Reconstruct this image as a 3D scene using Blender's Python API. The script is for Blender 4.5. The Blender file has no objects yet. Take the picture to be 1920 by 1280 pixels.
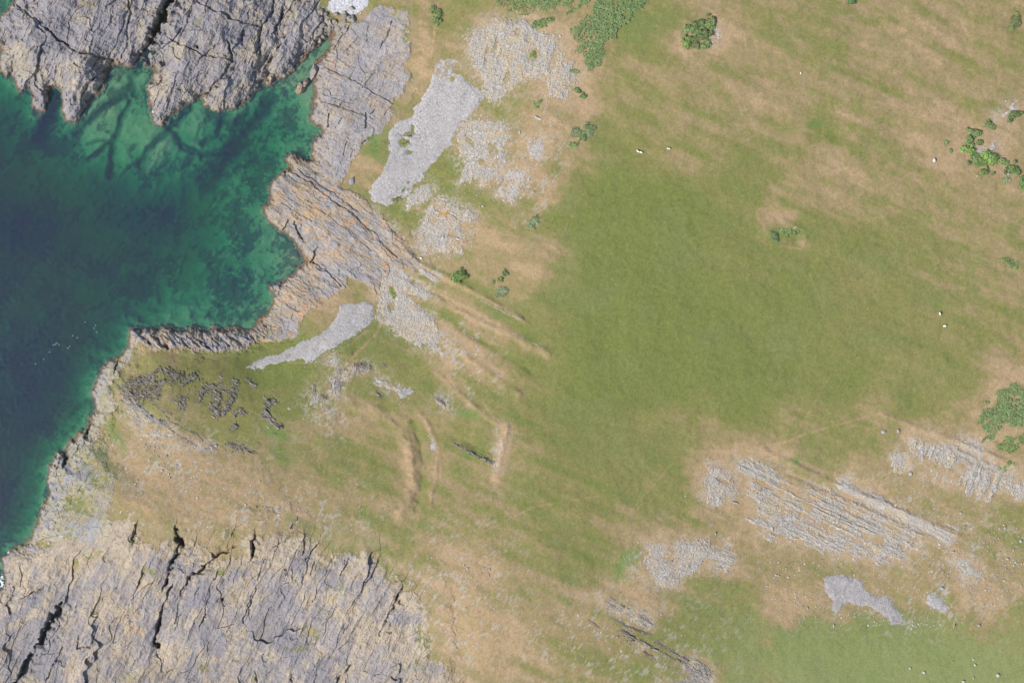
import bpy, math
import numpy as np
from mathutils import Vector, Matrix

# ------------------------------------------------------------------ camera, sky, sun, exposure
scene = bpy.context.scene
COL = scene.collection
S = 0.16          # metres per photograph pixel on the plateau
ZR = 25.0         # height of the plateau
HC = 840.0        # height of the aircraft

cam_d = bpy.data.cameras.new('camera'); cam = bpy.data.objects.new('camera', cam_d); COL.objects.link(cam)
cam.location = (0, 0, HC); cam.rotation_euler = (0, 0, 0)
cam_d.sensor_width = 36.0; cam_d.lens = 36.0 * (HC - ZR) / (1920 * S)
cam_d.clip_start = 5; cam_d.clip_end = 20000
scene.camera = cam

SUN_EL = math.radians(53)
SUN_DIR = Vector((-0.86, -0.44, 0)).normalized()          # towards the sun, over the ground
SUN_AZ = math.atan2(SUN_DIR.x, SUN_DIR.y)
world = bpy.data.worlds.new('World'); scene.world = world; world.use_nodes = True
wn = world.node_tree.nodes; wl = world.node_tree.links
sky = wn.new('ShaderNodeTexSky'); sky.sky_type = 'NISHITA'; sky.sun_disc = False
sky.sun_elevation = SUN_EL; sky.sun_rotation = SUN_AZ
wl.new(sky.outputs[0], wn['Background'].inputs[0]); wn['Background'].inputs[1].default_value = 0.115
sun_d = bpy.data.lights.new('sun', 'SUN'); sun_d.energy = 3.75; sun_d.angle = math.radians(0.5); sun_d.color = (1, .94, .85)
sun = bpy.data.objects.new('sun', sun_d); COL.objects.link(sun)
dirv = Vector((SUN_DIR.x * math.cos(SUN_EL), SUN_DIR.y * math.cos(SUN_EL), math.sin(SUN_EL)))
sun.rotation_euler = dirv.to_track_quat('Z', 'Y').to_euler()
sun.location = (-200, -100, 300)
scene.view_settings.view_transform = 'Standard'; scene.view_settings.look = 'None'
scene.view_settings.exposure = 0.75; scene.view_settings.gamma = 1.0
scene.cycles.max_bounces = 6; scene.cycles.diffuse_bounces = 2; scene.cycles.transparent_max_bounces = 12

KK = 0.50
def C(r, g, b, k=1.0):
    c = np.array([r, g, b], float) / 255.0
    c = np.where(c <= 0.04045, c / 12.92, ((c + 0.055) / 1.055) ** 2.4)
    return c * KK * k

# ------------------------------------------------------------------ noise tools
def h2(ix, iy, seed):
    n = (ix.astype(np.int64) * 374761393 + iy.astype(np.int64) * 668265263 + seed * 974634777) & 0xffffffff
    n = ((n ^ (n >> 13)) * 1274126177) & 0xffffffff
    n = (n ^ (n >> 16)) & 0xffffffff
    return n / 4294967295.0
def vn(x, y, seed=0):
    ix = np.floor(x); iy = np.floor(y); fx = x - ix; fy = y - iy
    fx = fx * fx * fx * (fx * (fx * 6 - 15) + 10); fy = fy * fy * fy * (fy * (fy * 6 - 15) + 10)
    a = h2(ix, iy, seed); b = h2(ix + 1, iy, seed); c = h2(ix, iy + 1, seed); d = h2(ix + 1, iy + 1, seed)
    return (a + (b - a) * fx + (c - a) * fy + (a - b - c + d) * fx * fy) * 2 - 1
def fbm(x, y, o=4, seed=0, gain=0.5, lac=2.03):
    t = 0; amp = 1; tot = 0; c, s = math.cos(.6), math.sin(.6)
    for i in range(o):
        t = t + amp * vn(x, y, seed + i * 17); tot += amp; amp *= gain
        x, y = (c * x - s * y) * lac + 13.7, (s * x + c * y) * lac + 7.3
    return t / tot
def afbm(a, b, o=4, seed=0, gain=0.55, lac=2.0):      # keeps its axes: for stretched noise
    t = 0; amp = 1; tot = 0
    for i in range(o):
        t = t + amp * vn(a + 31.1 * i, b + 17.7 * i, seed + i * 17); tot += amp; amp *= gain; a = a * lac; b = b * lac
    return t / tot
def ridge(n): return 1 - np.abs(n) * 2
def sm(x, a, b):
    t = np.clip((x - a) / (b - a), 0, 1); return t * t * (3 - 2 * t)
def rot(u, v, ang):
    c, s = math.cos(math.radians(ang)), math.sin(math.radians(ang))
    return u * c + v * s, -u * s + v * c           # along, across
def voro(a, b, seed):
    ia = np.floor(a); ib = np.floor(b)
    f1 = np.full(a.shape, 9.0); f2 = np.full(a.shape, 9.0); rid = np.zeros(a.shape)
    for di in (-1, 0, 1):
        for dj in (-1, 0, 1):
            ca = ia + di; cb = ib + dj
            px = ca + .15 + .7 * h2(ca, cb, seed); py = cb + .15 + .7 * h2(ca, cb, seed + 5)
            d = (px - a) ** 2 + (py - b) ** 2
            near = d < f1
            f2 = np.where(near, f1, np.minimum(f2, d)); rid = np.where(near, h2(ca, cb, seed + 9), rid); f1 = np.where(near, d, f1)
    return rid, np.sqrt(f2) - np.sqrt(f1)
def facets(a, b, seed, k):                          # big tilted slabs meeting at ledges
    ia = np.floor(a); ib = np.floor(b); f1 = np.full(a.shape, 9.0); h = np.zeros(a.shape); t = np.zeros(a.shape)
    for di in (-1, 0, 1):
        for dj in (-1, 0, 1):
            ca = ia + di; cb = ib + dj
            px = ca + .1 + .8 * h2(ca, cb, seed); py = cb + .1 + .8 * h2(ca, cb, seed + 5)
            d = (px - a) ** 2 + (py - b) ** 2; near = d < f1
            sa = h2(ca, cb, seed + 11) - .5; sb = h2(ca, cb, seed + 12) - .5; z = (a - px) * sa * k + (b - py) * sb * k * 1.3 + (h2(ca, cb, seed + 13) - .5) * k * .45
            h = np.where(near, z, h); t = np.where(near, h2(ca, cb, seed + 14), t); f1 = np.where(near, d, f1)
    return h, t
def sdf(u, v, poly):                                # > 0 inside
    P = np.array(poly, float); n = len(P); sh = u.shape; u = u.ravel(); v = v.ravel()
    best = np.full(u.shape, 1e18); ins = np.zeros(u.shape, bool)
    for i in range(n):
        ax, ay = P[i]; bx, by = P[(i + 1) % n]; ex, ey = bx - ax, by - ay
        wx = u - ax; wy = v - ay
        t = np.clip((wx * ex + wy * ey) / (ex * ex + ey * ey + 1e-9), 0, 1)
        best = np.minimum(best, (wx - ex * t) ** 2 + (wy - ey * t) ** 2)
        if ay != by:
            ins ^= ((ay > v) != (by > v)) & (u < ex * (v - ay) / (by - ay) + ax)
    d = np.sqrt(best)
    return np.where(ins, d, -d).reshape(sh)
def pdist(u, v, pts):
    best = np.full(u.shape, 1e18)
    for (ax, ay), (bx, by) in zip(pts[:-1], pts[1:]):
        ex, ey = bx - ax, by - ay
        t = np.clip(((u - ax) * ex + (v - ay) * ey) / (ex * ex + ey * ey + 1e-9), 0, 1)
        best = np.minimum(best, (u - ax - ex * t) ** 2 + (v - ay - ey * t) ** 2)
    return np.sqrt(best)
def mixc(a, b, t):
    return a * (1 - t[..., None]) + b * t[..., None]

# ------------------------------------------------------------------ the lie of the land
SEA = [(-3000, -3000), (60, -3000), (50, -400), (36, 0), (25, 15), (20, 22), (8, 35), (2, 48), (-8, 60), (-4, 82), (3, 90), (8, 84), (8, 110), (5, 125), (14, 136),
 (25, 130), (30, 142), (38, 164), (47, 164), (58, 166), (65, 176), (66, 198), (76, 211), (86, 208), (90, 192), (89, 178), (96, 163), (105, 158),
 (113, 160), (119, 172), (121, 188), (122, 213), (130, 227), (141, 228), (150, 217), (156, 204), (160, 186), (172, 179), (186, 170), (192, 158), (191, 148),
 (196, 133), (206, 118), (214, 113), (224, 112), (231, 117), (246, 120), (252, 108), (262, 98), (270, 98), (274, 108), (273, 122), (285, 124), (298, 116),
 (296, 138), (291, 156), (282, 160), (283, 186), (286, 202), (291, 228), (300, 232), (311, 224), (326, 209), (341, 196), (360, 189), (376, 176), (390, 172),
 (386, 182), (396, 198), (411, 207), (431, 200), (450, 195), (465, 180), (478, 164), (486, 150), (498, 142), (506, 134), (513, 138), (503, 157), (511, 150),
 (521, 138), (531, 138), (546, 127), (556, 117), (570, 101), (580, 92), (590, 85), (600, 73), (615, 65), (630, 58), (637, 65), (629, 77), (620, 92), (612, 110),
 (609, 118), (597, 122), (596, 152), (592, 165), (595, 186), (591, 205), (585, 218), (591, 230), (605, 238), (612, 246), (600, 256), (590, 270),
 (587, 286), (592, 302), (578, 303), (568, 302), (556, 301), (548, 292), (541, 293), (545, 305), (553, 314), (545, 322), (530, 326), (524, 336), (510, 346), (506, 356),
 (509, 370), (510, 385), (499, 390), (497, 400), (506, 415), (516, 424), (535, 431), (546, 440), (560, 455), (568, 470), (573, 480), (580, 489),
 (568, 498), (562, 510), (550, 520), (535, 530), (520, 533), (508, 535), (512, 546), (519, 553), (516, 566), (509, 580), (502, 597), (492, 609), (479, 620),
 (465, 627), (450, 622), (431, 621), (411, 622), (396, 619), (380, 623), (360, 619), (346, 622), (330, 624), (311, 619), (296, 622), (276, 622), (262, 620), (250, 619),
 (246, 627), (244, 641), (238, 655), (232, 665), (226, 676), (219, 676), (212, 676), (204, 681), (195, 690), (190, 705), (182, 720), (178, 740), (180, 755), (182, 766), (175, 785),
 (168, 800), (165, 808), (154, 809), (140, 825), (130, 840), (124, 852), (112, 851), (105, 865), (97, 880), (95, 896), (97, 916), (95, 930), (88, 946), (80, 956), (75, 985),
 (62, 1005), (50, 1020), (38, 1023), (25, 1029), (9, 1045), (3, 1060), (9, 1075), (14, 1086), (8, 1100), (3, 1112), (-10, 1130), (-60, 1250), (-200, 1500), (-900, 3500), (-3000, 3500)]

ZP = [(1400,500,42),(1900,60,47),(1900,600,45),(1900,1240,32),(1150,880,38),(1500,960,34),(1700,900,38),(1650,1130,31),(1300,1150,33),(1300,900,37),
 (300,880,26),(600,870,27),(480,800,23),(260,770,20),(400,700,15),(300,690,14),(600,660,16),(350,650,10),(500,660,12),(400,840,25),(500,720,17),(640,610,15),(560,620,13),(680,520,11),(600,450,6),(640,400,7),
 (560,370,5),(800,520,19),(750,600,17),(850,660,27),(960,450,32),(1000,620,35),(860,140,17),(800,250,12),(720,120,8),(640,180,5),(640,290,5),(720,300,10),(700,380,10),(820,420,18),(900,330,24),
 (80,40,14),(60,100,14),(160,140,10),(200,50,15),(330,40,13),(350,130,12),(400,80,15),(470,60,11),(450,150,7),(560,40,6),(660,20,5),(610,40,4),(780,60,13),(820,20,14),(960,120,26),(1060,60,32),(1150,150,37),(1020,260,32),
 (1150,350,38),(400,1000,31),(300,1010,30),(500,1010,32),(700,1050,32),(400,1120,22),(600,1150,24),(750,1200,25),(400,1260,12),(600,1270,17),(200,1240,8),(120,1200,7),(220,1100,17),(120,1080,10),(60,1150,6),(30,1050,6),
 (880,1150,35),(950,1260,33),(180,950,21),(230,900,30),(130,1000,14),(190,800,16),(220,730,16),(250,680,13),(650,740,22),(720,700,22),(780,740,26),(640,700,20),(800,820,29),(950,840,38)]
def tps(pts):
    P = np.array(pts, float); n = len(P); X = P[:, :2] / 300.0
    D = np.sqrt(((X[:, None] - X[None]) ** 2).sum(-1)); K = np.where(D > 0, D * D * np.log(D + 1e-12), 0) + np.eye(n) * 0.004
    A = np.zeros((n + 3, n + 3)); A[:n, :n] = K; A[:n, n] = 1; A[:n, n + 1:] = X; A[n, :n] = 1; A[n + 1:, :n] = X.T
    w = np.linalg.solve(A, np.concatenate([P[:, 2], np.zeros(3)]))
    def f(u, v):
        x = u / 300.0; y = v / 300.0; r = w[n] + w[n + 1] * x + w[n + 2] * y
        for i in range(n):
            d2 = (x - X[i, 0]) ** 2 + (y - X[i, 1]) ** 2
            r = r + w[i] * 0.5 * d2 * np.log(d2 + 1e-12)
        return r
    return f
DP = [(250,190,1.6),(150,260,2.4),(290,320,2.8),(370,250,2.6),(60,170,3.0),(30,235,6.5),(100,320,8),(60,430,13),(0,560,11),(200,450,9.5),(350,380,7.5),(330,470,7),(430,350,3.4),
 (440,430,2.8),(500,480,2.0),(360,530,4.6),(400,600,2.4),(300,600,3),(250,570,7),(230,625,4.5),(150,650,12),(120,750,11),(160,720,4.5),(200,695,2.2),(60,850,10),(85,885,4.5),(40,1000,9),(20,700,9.5),
 (590,210,1.2),(520,180,1.8),(560,260,2.4),(500,240,3.4),(470,295,4.6),(420,230,3),(210,340,6.5),(230,320,4),(-200,500,16),(-200,1000,16),(-100,200,10),(520,300,2.6),(290,420,9),(160,560,9.5),(90,600,9.5),(450,500,3.4),(330,500,6)]
CS = 4.0; CU0, CU1, CV0, CV1 = -240.0, 2160.0, -200.0, 1480.0
cu = np.arange(CU0, CU1 + 1, CS); cv = np.arange(CV0, CV1 + 1, CS)
CUU, CVV = np.meshgrid(cu, cv)
def sampler(M):
    def f(u, v):
        x = np.clip((u - CU0) / CS, 0, M.shape[1] - 1.001); y = np.clip((v - CV0) / CS, 0, M.shape[0] - 1.001)
        ix = x.astype(int); iy = y.astype(int); fx = x - ix; fy = y - iy
        return (M[iy, ix] * (1 - fx) + M[iy, ix + 1] * fx) * (1 - fy) + (M[iy + 1, ix] * (1 - fx) + M[iy + 1, ix + 1] * fx) * fy
    return f
SDC = -sdf(CUU, CVV, SEA) + fbm(CUU / 30, CVV / 30, 3, 801) * 3.0
sdc0 = sampler(SDC)
def sdc(u, v): return sdc0(u + fbm(u / 11, v / 11, 3, 802, .6) * 6, v + fbm(u / 11, v / 11, 3, 803, .6) * 6)
cl_u = np.clip(CUU, -60, 1980); cl_v = np.clip(CVV, -60, 1340)
Zl = 1.2 + .60 * np.clip(tps(ZP)(cl_u, cl_v), 3.0, 50.0)
Zd = np.clip(tps(DP)(np.clip(CUU, -200, 700), np.clip(CVV, 0, 1100)), 0.8, 16.0)
def smin(a, b, k):
    h = np.clip(0.5 + 0.5 * (b - a) / k, 0, 1); return b * (1 - h) + a * h - k * h * (1 - h)
steep = 0.10 + 0.12 * np.exp(-((CUU - 250) / 330) ** 2 - ((CVV - 60) / 150) ** 2) + .07 * np.exp(-((CUU - 120) / 90) ** 2 - ((CVV - 950) / 260) ** 2)
land = smin(Zl, 0.5 + np.maximum(SDC, 0) * steep, 2.0)
deep = smin(Zd, 0.5 + np.maximum(-SDC, 0) * 0.16, 0.8)
GM = np.where(SDC > 0, land, -deep)
for _ in range(1):
    g = GM.copy(); g[1:-1, 1:-1] = (GM[1:-1, 1:-1] * 4 + GM[:-2, 1:-1] + GM[2:, 1:-1] + GM[1:-1, :-2] + GM[1:-1, 2:]) / 8; GM = g
G0 = sampler(GM)
def seabed_relief(u, v):
    a, b = rot(u, v, -63)
    wa = fbm(u / 40, v / 40, 3, 90) * 12
    n = afbm(a / 90, (b + wa) / 26, 3, 91)
    blot = fbm(u / 16, v / 16, 4, 92)
    ch = 0
    for pl, w, dp in CHAN: ch = ch + dp * np.exp(-(pdist(u + fbm(u / 14, v / 14, 2, 95) * 4, v, pl) / w) ** 2)
    return n * 1.0 + blot * 0.9 - ch
CHAN = [([(243,190),(228,225),(213,270),(205,330)],5,2.6), ([(110,185),(95,225),(75,260)],12,3.2), ([(360,200),(320,240),(280,280),(262,310)],6,2.4),
        ([(235,180),(200,195),(170,225),(140,250)],6,2.0), ([(210,265),(185,285),(165,300)],4,1.6), ([(500,200),(460,250),(420,300),(390,350)],14,1.8),
        ([(320,240),(345,275),(380,290),(420,285)],6,1.4), ([(210,270),(190,262),(165,270)],3,1), ([(25,140),(60,175),(70,210)],7,1.2), ([(420,230),(400,260),(380,268)],7,1.2), ([(250,120),(246,150),(250,180)],7,1.2)]
def G(u, v):
    near = np.abs(sdc0(u, v)) < 40; j = near * 1.0
    z = G0(u + fbm(u / 11, v / 11, 3, 802, .6) * 6 * j, v + fbm(u / 11, v / 11, 3, 803, .6) * 6 * j); s = sdc(u, v)
    sea = np.clip(-s / 14.0, 0, 1)
    m = sea > 0
    if m.any():
        r = np.zeros(u.shape); uu = u[m]; vv = v[m]
        r[m] = seabed_relief(uu, vv) * sea[m] * np.clip(np.abs(z[m]) / 2.2, .3, 1.3)
        z = np.where(m, np.minimum(z + r, -0.25 * sea - .02), z)
    for pl, w, h in BANKS:
        x0 = min(p[0] for p in pl) - 3 * w - 9; x1 = max(p[0] for p in pl) + 3 * w + 9; y0 = min(p[1] for p in pl) - 3 * w - 9; y1 = max(p[1] for p in pl) + 3 * w + 9
        k = (u > x0) & (u < x1) & (v > y0) & (v < y1)
        if k.any():
            a, b = u[k], v[k]; n_ = fbm(a / 16, b / 16, 2, 77)
            z[k] += h * .50 * (1 + .8 * n_) * np.exp(-(pdist(a + n_ * 5, b + n_ * 4, pl) / w) ** 2)
    return z
BANKS = [([(640,755),(700,770),(748,798),(772,850),(774,920),(748,970)],9,.9), ([(790,778),(806,800),(815,830),(822,860),(815,900),(805,950)],5,.9), ([(776,790),(788,830),(796,870),(792,910),(780,955)],6,-.9), ([(950,800),(942,840),(932,895)],6,1.0), ([(846,826),(880,844),(925,868)],4,.8), ([(846,815),(885,832),(928,852)],4,-.7),
 ([(820,700),(870,745),(905,775),(950,803)],5,.7), ([(700,800),(740,790),(770,830),(775,900),(750,960)],10,.6), ([(640,740),(700,760),(760,790)],7,.5), ([(720,430),(780,490),(860,530),(985,603)],5,1.0), ([(820,560),(900,600),(1030,665)],7,1.0), ([(840,640),(900,690),(975,740)],7,.9), ([(700,470),(760,520),(860,575),(930,610)],6,-.7), ([(860,612),(930,655),(1000,700)],6,-.7),
 ([(1430,842),(1560,905),(1700,960),(1800,1005)],5,.9), ([(1650,777),(1760,815),(1900,870)],5,.8), ([(1480,890),(1620,945),(1760,1010)],4,-.6), ([(1425,700),(1445,720)],1,0), ([(1438,432),(1450,455),(1490,462),(1512,448),(1500,425),(1470,415)],5,.6), ([(1460,440),(1490,445)],9,-.9), ([(1285,95),(1275,70),(1290,42)],6,.5), ([(660,668),(690,645),(716,612)],2.5,-.5)]
def P3(u, v, z):
    f = (HC - z) / (HC - ZR)
    return (u - 960) * S * f, (640 - v) * S * f

# ------------------------------------------------------------------ materials
def mat(name, rough=0.9, nscale=2.0, namp=0.12, bump=0.0, bscale=3.0, hue=None):
    m = bpy.data.materials.new(name); m.use_nodes = True; n = m.node_tree.nodes; l = m.node_tree.links
    b = n['Principled BSDF']; b.inputs['Roughness'].default_value = rough; b.inputs['Specular IOR Level'].default_value = 0.15
    at = n.new('ShaderNodeAttribute'); at.attribute_name = 'albedo'
    tc = n.new('ShaderNodeNewGeometry')
    no = n.new('ShaderNodeTexNoise'); no.inputs['Scale'].default_value = nscale; no.inputs['Detail'].default_value = 4; no.inputs['Roughness'].default_value = .7
    l.new(tc.outputs['Position'], no.inputs['Vector'])
    mr = n.new('ShaderNodeMapRange'); mr.inputs[1].default_value = .25; mr.inputs[2].default_value = .75
    mr.inputs[3].default_value = 1 - namp; mr.inputs[4].default_value = 1 + namp
    l.new(no.outputs['Fac'], mr.inputs[0])
    mx = n.new('ShaderNodeVectorMath'); mx.operation = 'SCALE'; l.new(at.outputs['Color'], mx.inputs[0]); l.new(mr.outputs[0], mx.inputs['Scale'])
    src = mx.outputs[0]
    if hue is not None:                              # a second pigment in flecks
        n2 = n.new('ShaderNodeTexNoise'); n2.inputs['Scale'].default_value = hue[1]; n2.inputs['Detail'].default_value = 5; n2.inputs['Roughness'].default_value = .75
        l.new(tc.outputs['Position'], n2.inputs['Vector'])
        m2 = n.new('ShaderNodeMapRange'); m2.inputs[1].default_value = .42; m2.inputs[2].default_value = .68; m2.inputs[3].default_value = 0; m2.inputs[4].default_value = hue[2]
        l.new(n2.outputs['Fac'], m2.inputs[0])
        mm = n.new('ShaderNodeMix'); mm.data_type = 'RGBA'; l.new(m2.outputs[0], mm.inputs[0]); l.new(src, mm.inputs[6]); mm.inputs[7].default_value = (*hue[0], 1)
        src = mm.outputs[2]
    l.new(src, b.inputs['Base Color'])
    if bump > 0:
        nb = n.new('ShaderNodeTexNoise'); nb.inputs['Scale'].default_value = bscale; nb.inputs['Detail'].default_value = 5; nb.inputs['Roughness'].default_value = .7
        l.new(tc.outputs['Position'], nb.inputs['Vector'])
        bp = n.new('ShaderNodeBump'); bp.inputs['Strength'].default_value = 1.0; bp.inputs['Distance'].default_value = bump
        l.new(nb.outputs['Fac'], bp.inputs['Height']); l.new(bp.outputs[0], b.inputs['Normal'])
    return m
M_GRASS = mat('turf', .95, 1.6, .20, .22, 2.2, hue=(C(160, 156, 100), .9, .22))
M_ROCK = mat('limestone', .9, 2.2, .16, .10, 3.0)
M_SCREE = mat('scree_stone', .9, 3.0, .15, .05, 4.0)
M_LEAF = mat('leaf', .8, .9, .25)
M_WOOL = mat('wool', .95, 5, .08, .02, 20)
M_BARK = mat('bark', .9, 8, .2)

# ------------------------------------------------------------------ mesh tools
def mesh_from(name, co, faces, albedo, m, smooth=False):
    me = bpy.data.meshes.new(name); nv = len(co); k = faces.shape[1]; nf = len(faces)
    me.vertices.add(nv); me.vertices.foreach_set('co', np.ascontiguousarray(co, np.float32).ravel())
    me.loops.add(nf * k); me.loops.foreach_set('vertex_index', faces.astype(np.int32).ravel())
    me.polygons.add(nf); me.polygons.foreach_set('loop_start', (np.arange(nf) * k).astype(np.int32))
    me.polygons.foreach_set('loop_total', np.full(nf, k, np.int32)) if False else None
    me.polygons.foreach_set('use_smooth', np.full(nf, smooth, bool))
    me.update(calc_edges=True)
    a = me.color_attributes.new('albedo', 'FLOAT_COLOR', 'POINT')
    c4 = np.ones((nv, 4), np.float32); c4[:, :3] = np.clip(albedo, 0, 1); a.data.foreach_set('color', c4.ravel())
    me.materials.append(m)
    return me
def put(name, me, label=None, cat=None, group=None, kind=None, parent=None):
    o = bpy.data.objects.new(name, me); COL.objects.link(o)
    if label: o['label'] = label
    if cat: o['category'] = cat
    if group: o['group'] = group
    if kind: o['kind'] = kind
    if parent: o.parent = parent
    return o
def origin_to_base(o):
    me = o.data; n = len(me.vertices); co = np.empty(n * 3, np.float32); me.vertices.foreach_get('co', co); co = co.reshape(-1, 3)
    c = np.array([(co[:, 0].min() + co[:, 0].max()) / 2, (co[:, 1].min() + co[:, 1].max()) / 2, co[:, 2].min()], np.float32)
    me.vertices.foreach_set('co', (co - c).ravel()); me.update(); o.location = [float(x) for x in c]
def grid_faces(nu, nv, keep=None):
    idx = np.arange(nu * nv).reshape(nv, nu)
    a = idx[:-1, :-1]; b = idx[:-1, 1:]; c = idx[1:, 1:]; d = idx[1:, :-1]
    F = np.stack([d, c, b, a], -1)
    F = F[keep] if keep is not None else F.reshape(-1, 4)
    return F
def compact(co, F, alb):
    used = np.zeros(len(co), bool); used[F.ravel()] = True
    mp = np.cumsum(used) - 1
    return co[used], mp[F], alb[used]

# ------------------------------------------------------------------ where the outcrops stand
OUTS = []
def outcrop(*a, **k): OUTS.append((a, k))
outcrop('broad grey limestone pavement right of the large scree, above all other outcrops', [(905,50),(930,38),(960,42),(985,38),(1010,55),(1040,62),(1052,85),(1060,110),(1085,140),(1080,155),(1062,160),(1055,190),(1030,180),(1015,150),(1000,160),(975,150),(945,190),(925,190),(905,150),(890,140),(885,110),(875,70)], -75, 3.6, 1.7, .55, .4, seed=1100,
        holes=[(1000,100,10,16,25),(930,85,4,14,10),(913,105,3,16,8),(950,145,5,13,20),(1040,112,6,18,15),(970,60,8,6,0),(1020,150,5,11,0),(895,142,4,8,0),(1055,80,5,12,20),(992,72,4,6,0),(990,152,8,8,0)])
outcrop('grey blocky outcrop right of the lower half of the large scree', [(862,228),(880,218),(915,222),(940,228),(950,245),(945,270),(950,300),(935,335),(915,345),(885,335),(862,345),(870,320),(860,300),(852,280)], -60, 3.6, 1.8, .5, .42, seed=1200, holes=[(925,280,4,9,-50),(882,265,3,11,-40),(905,305,3,8,-50)])
outcrop('small grey outcrop at the lower right tip of the large scree', [(790,345),(802,342),(815,360),(800,378),(785,390),(765,388),(760,378),(775,360)], -50, 3.6, 1.8, .4, .3, seed=1300)
outcrop('tan and grey outcrop with white blocks above the curved rock spine', [(812,372),(830,370),(850,385),(885,398),(890,410),(878,430),(875,450),(862,470),(845,465),(820,475),(795,472),(780,458),(785,430),(800,400)], -62, 3.8, 1.8, .5, .4, tone2=(194,172,142), seed=1400, orange=[(838,398,10,4)], holes=[(870,425,10,10,0),(850,440,8,4,20)], cracks=[([(818,395),(845,402),(862,410)],1.2,.7)])
outcrop('long pale rock spine running down to a point between the two screes', [(700,478),(725,480),(738,490),(760,505),(775,525),(800,540),(822,555),(808,565),(790,558),(780,565),(800,585),(822,600),(835,630),(828,645),(850,675),(825,670),(800,650),(765,640),(745,625),(728,600),(712,590),(705,560),(708,520),(720,505)], -75, 3.2, 1.5, .45, .5, seed=1500, holes=[(736,548,4,12,-20),(783,562,16,3,28),(735,575,5,10,0)], orange=[(766,548,8,5)])
outcrop('narrow curved rib of pale rock ending left of the lone round bush', [(696,398),(708,402),(735,425),(762,458),(778,490),(805,508),(828,518),(818,522),(790,512),(768,500),(752,470),(725,440),(700,415)], 38, 3.0, 2.2, .45, .5, seed=1600, bands=.42, warp=.35)
outcrop('grey ledges left of the long rock escarpment at the field corner', [(1330,868),(1345,872),(1370,900),(1378,920),(1362,925),(1350,945),(1330,940),(1315,925),(1322,900)], -60, 3.6, 1.6, .45, .25, seed=1700, holes=[(1355,900,10,4,40)])
outcrop('long grey rock escarpment, largest outcrop in the lower right of the pasture', [(1385,862),(1400,858),(1440,872),(1480,895),(1530,912),(1580,930),(1640,955),(1690,975),(1728,1000),(1722,1022),(1690,1020),(1690,1045),(1650,1048),(1620,1035),(1570,1038),(1530,1020),(1480,1012),(1440,1002),(1410,975),(1420,945),(1400,910),(1388,885)], 26, 4.2, 1.5, .6, .4, seed=1800, bands=.42,
        holes=[(1395,905,12,18,20),(1500,925,40,4,28),(1430,905,18,4,28),(1640,1010,26,7,15)], orange=[(1480,912,14,3),(1520,930,18,3),(1470,950,4,3),(1492,912,5,3),(1545,955,6,2)], cracks=[([(1462,978),(1448,1000)],1.6,1.4), ([(1428,918),(1434,902)],2,1.2), ([(1630,1035),(1640,1050)],1.2,1.2), ([(1570,985),(1580,960)],1,1), ([(1400,890),(1480,930),(1560,965),(1660,1005)],1.3,.8)])
outcrop('thin parallel rock ledge running above the long escarpment', [(1575,902),(1590,900),(1620,920),(1660,940),(1720,965),(1790,1000),(1780,1008),(1740,1000),(1690,975),(1640,955),(1600,930)], 27, 3.0, 2.6, .4, .5, seed=1900, bands=.42, warp=.35)
outcrop('pale upright rock face by the bracken at the right edge', [(1705,812),(1722,818),(1745,830),(1770,835),(1800,850),(1840,868),(1880,885),(1935,905),(1940,930),(1900,928),(1875,918),(1850,930),(1820,925),(1790,912),(1760,905),(1738,895),(1745,868),(1718,865),(1705,840)], -68, 4.6, 1.9, .6, .45, seed=2000, bands=.42, holes=[(1768,880,8,5,10),(1752,874,6,3,0),(1808,876,4,7,0),(1738,858,4,14,10)], cracks=[([(1765,880),(1762,900)],2,1.5), ([(1800,855),(1790,875)],1.2,1), ([(1725,825),(1716,845)],1.2,.8)])
outcrop('small ribbed grey outcrop left of the pale rock face', [(1680,848),(1695,846),(1705,870),(1700,878),(1680,874),(1674,862)], -60, 3, 2.0, .5, .12, seed=2100)
outcrop('low grey ridge crest along the path above the pale rock face', [(1740,812),(1760,820),(1800,842),(1850,862),(1920,890),(1920,896),(1850,872),(1790,848),(1745,824)], 25, 3, 2.6, .35, .4, seed=2150, bands=.42, warp=.35)
outcrop('grey knoll in the turf with a dark top, above the pebble oval', [(628,700),(640,690),(668,683),(685,684),(700,695),(688,697),(665,695),(650,705),(642,722),(636,740),(622,738),(620,720)], -70, 3.2, 1.8, .6, .15, tone=(160,152,146), seed=2200, cracks=[([(665,685),(682,687)],2,1.0)])
outcrop('pale grey rock patch below and left of the grey knoll', [(585,720),(592,742),(608,748),(612,760),(618,778),(598,776),(575,765),(568,752),(582,742)], -60, 3, 1.8, .45, .05, seed=2300)
outcrop('thin tan rock edge running beside the small oval of pebbles', [(706,706),(716,712),(740,728),(748,734),(730,728),(705,716)], 30, 2.8, 2, .4, .4, seed=2400, warp=.35)
outcrop('small white rock rubble beside the tip of the lower scree', [(618,668),(628,668),(632,680),(625,690),(617,684)], -60, 2.8, 1.6, .35, .05, seed=2500)
outcrop('scattered grey clints in dry turf left of the three rocky patches', [(1190,1045),(1230,1040),(1258,1060),(1262,1090),(1235,1098),(1210,1080),(1190,1065)], -40, 2.8, 1.8, .42, .12, seed=2600)
outcrop('grey blocks with green gaps, topmost of the dry turf patches below the field', [(1215,1022),(1240,1022),(1258,1035),(1250,1045),(1225,1042)], -50, 2.8, 1.6, .42, .1, seed=2700)
outcrop('pair of grey block rows in the dry turf below the field', [(1265,1030),(1290,1015),(1322,1020),(1330,1040),(1300,1070),(1270,1070)], -70, 2.8, 2.0, .48, .1, seed=2800)
outcrop('striped grey clints at the right end of the dry turf patches', [(1335,1030),(1365,1025),(1378,1050),(1368,1072),(1340,1065),(1330,1048)], 20, 2.8, 2.4, .46, .15, seed=2900)
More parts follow.
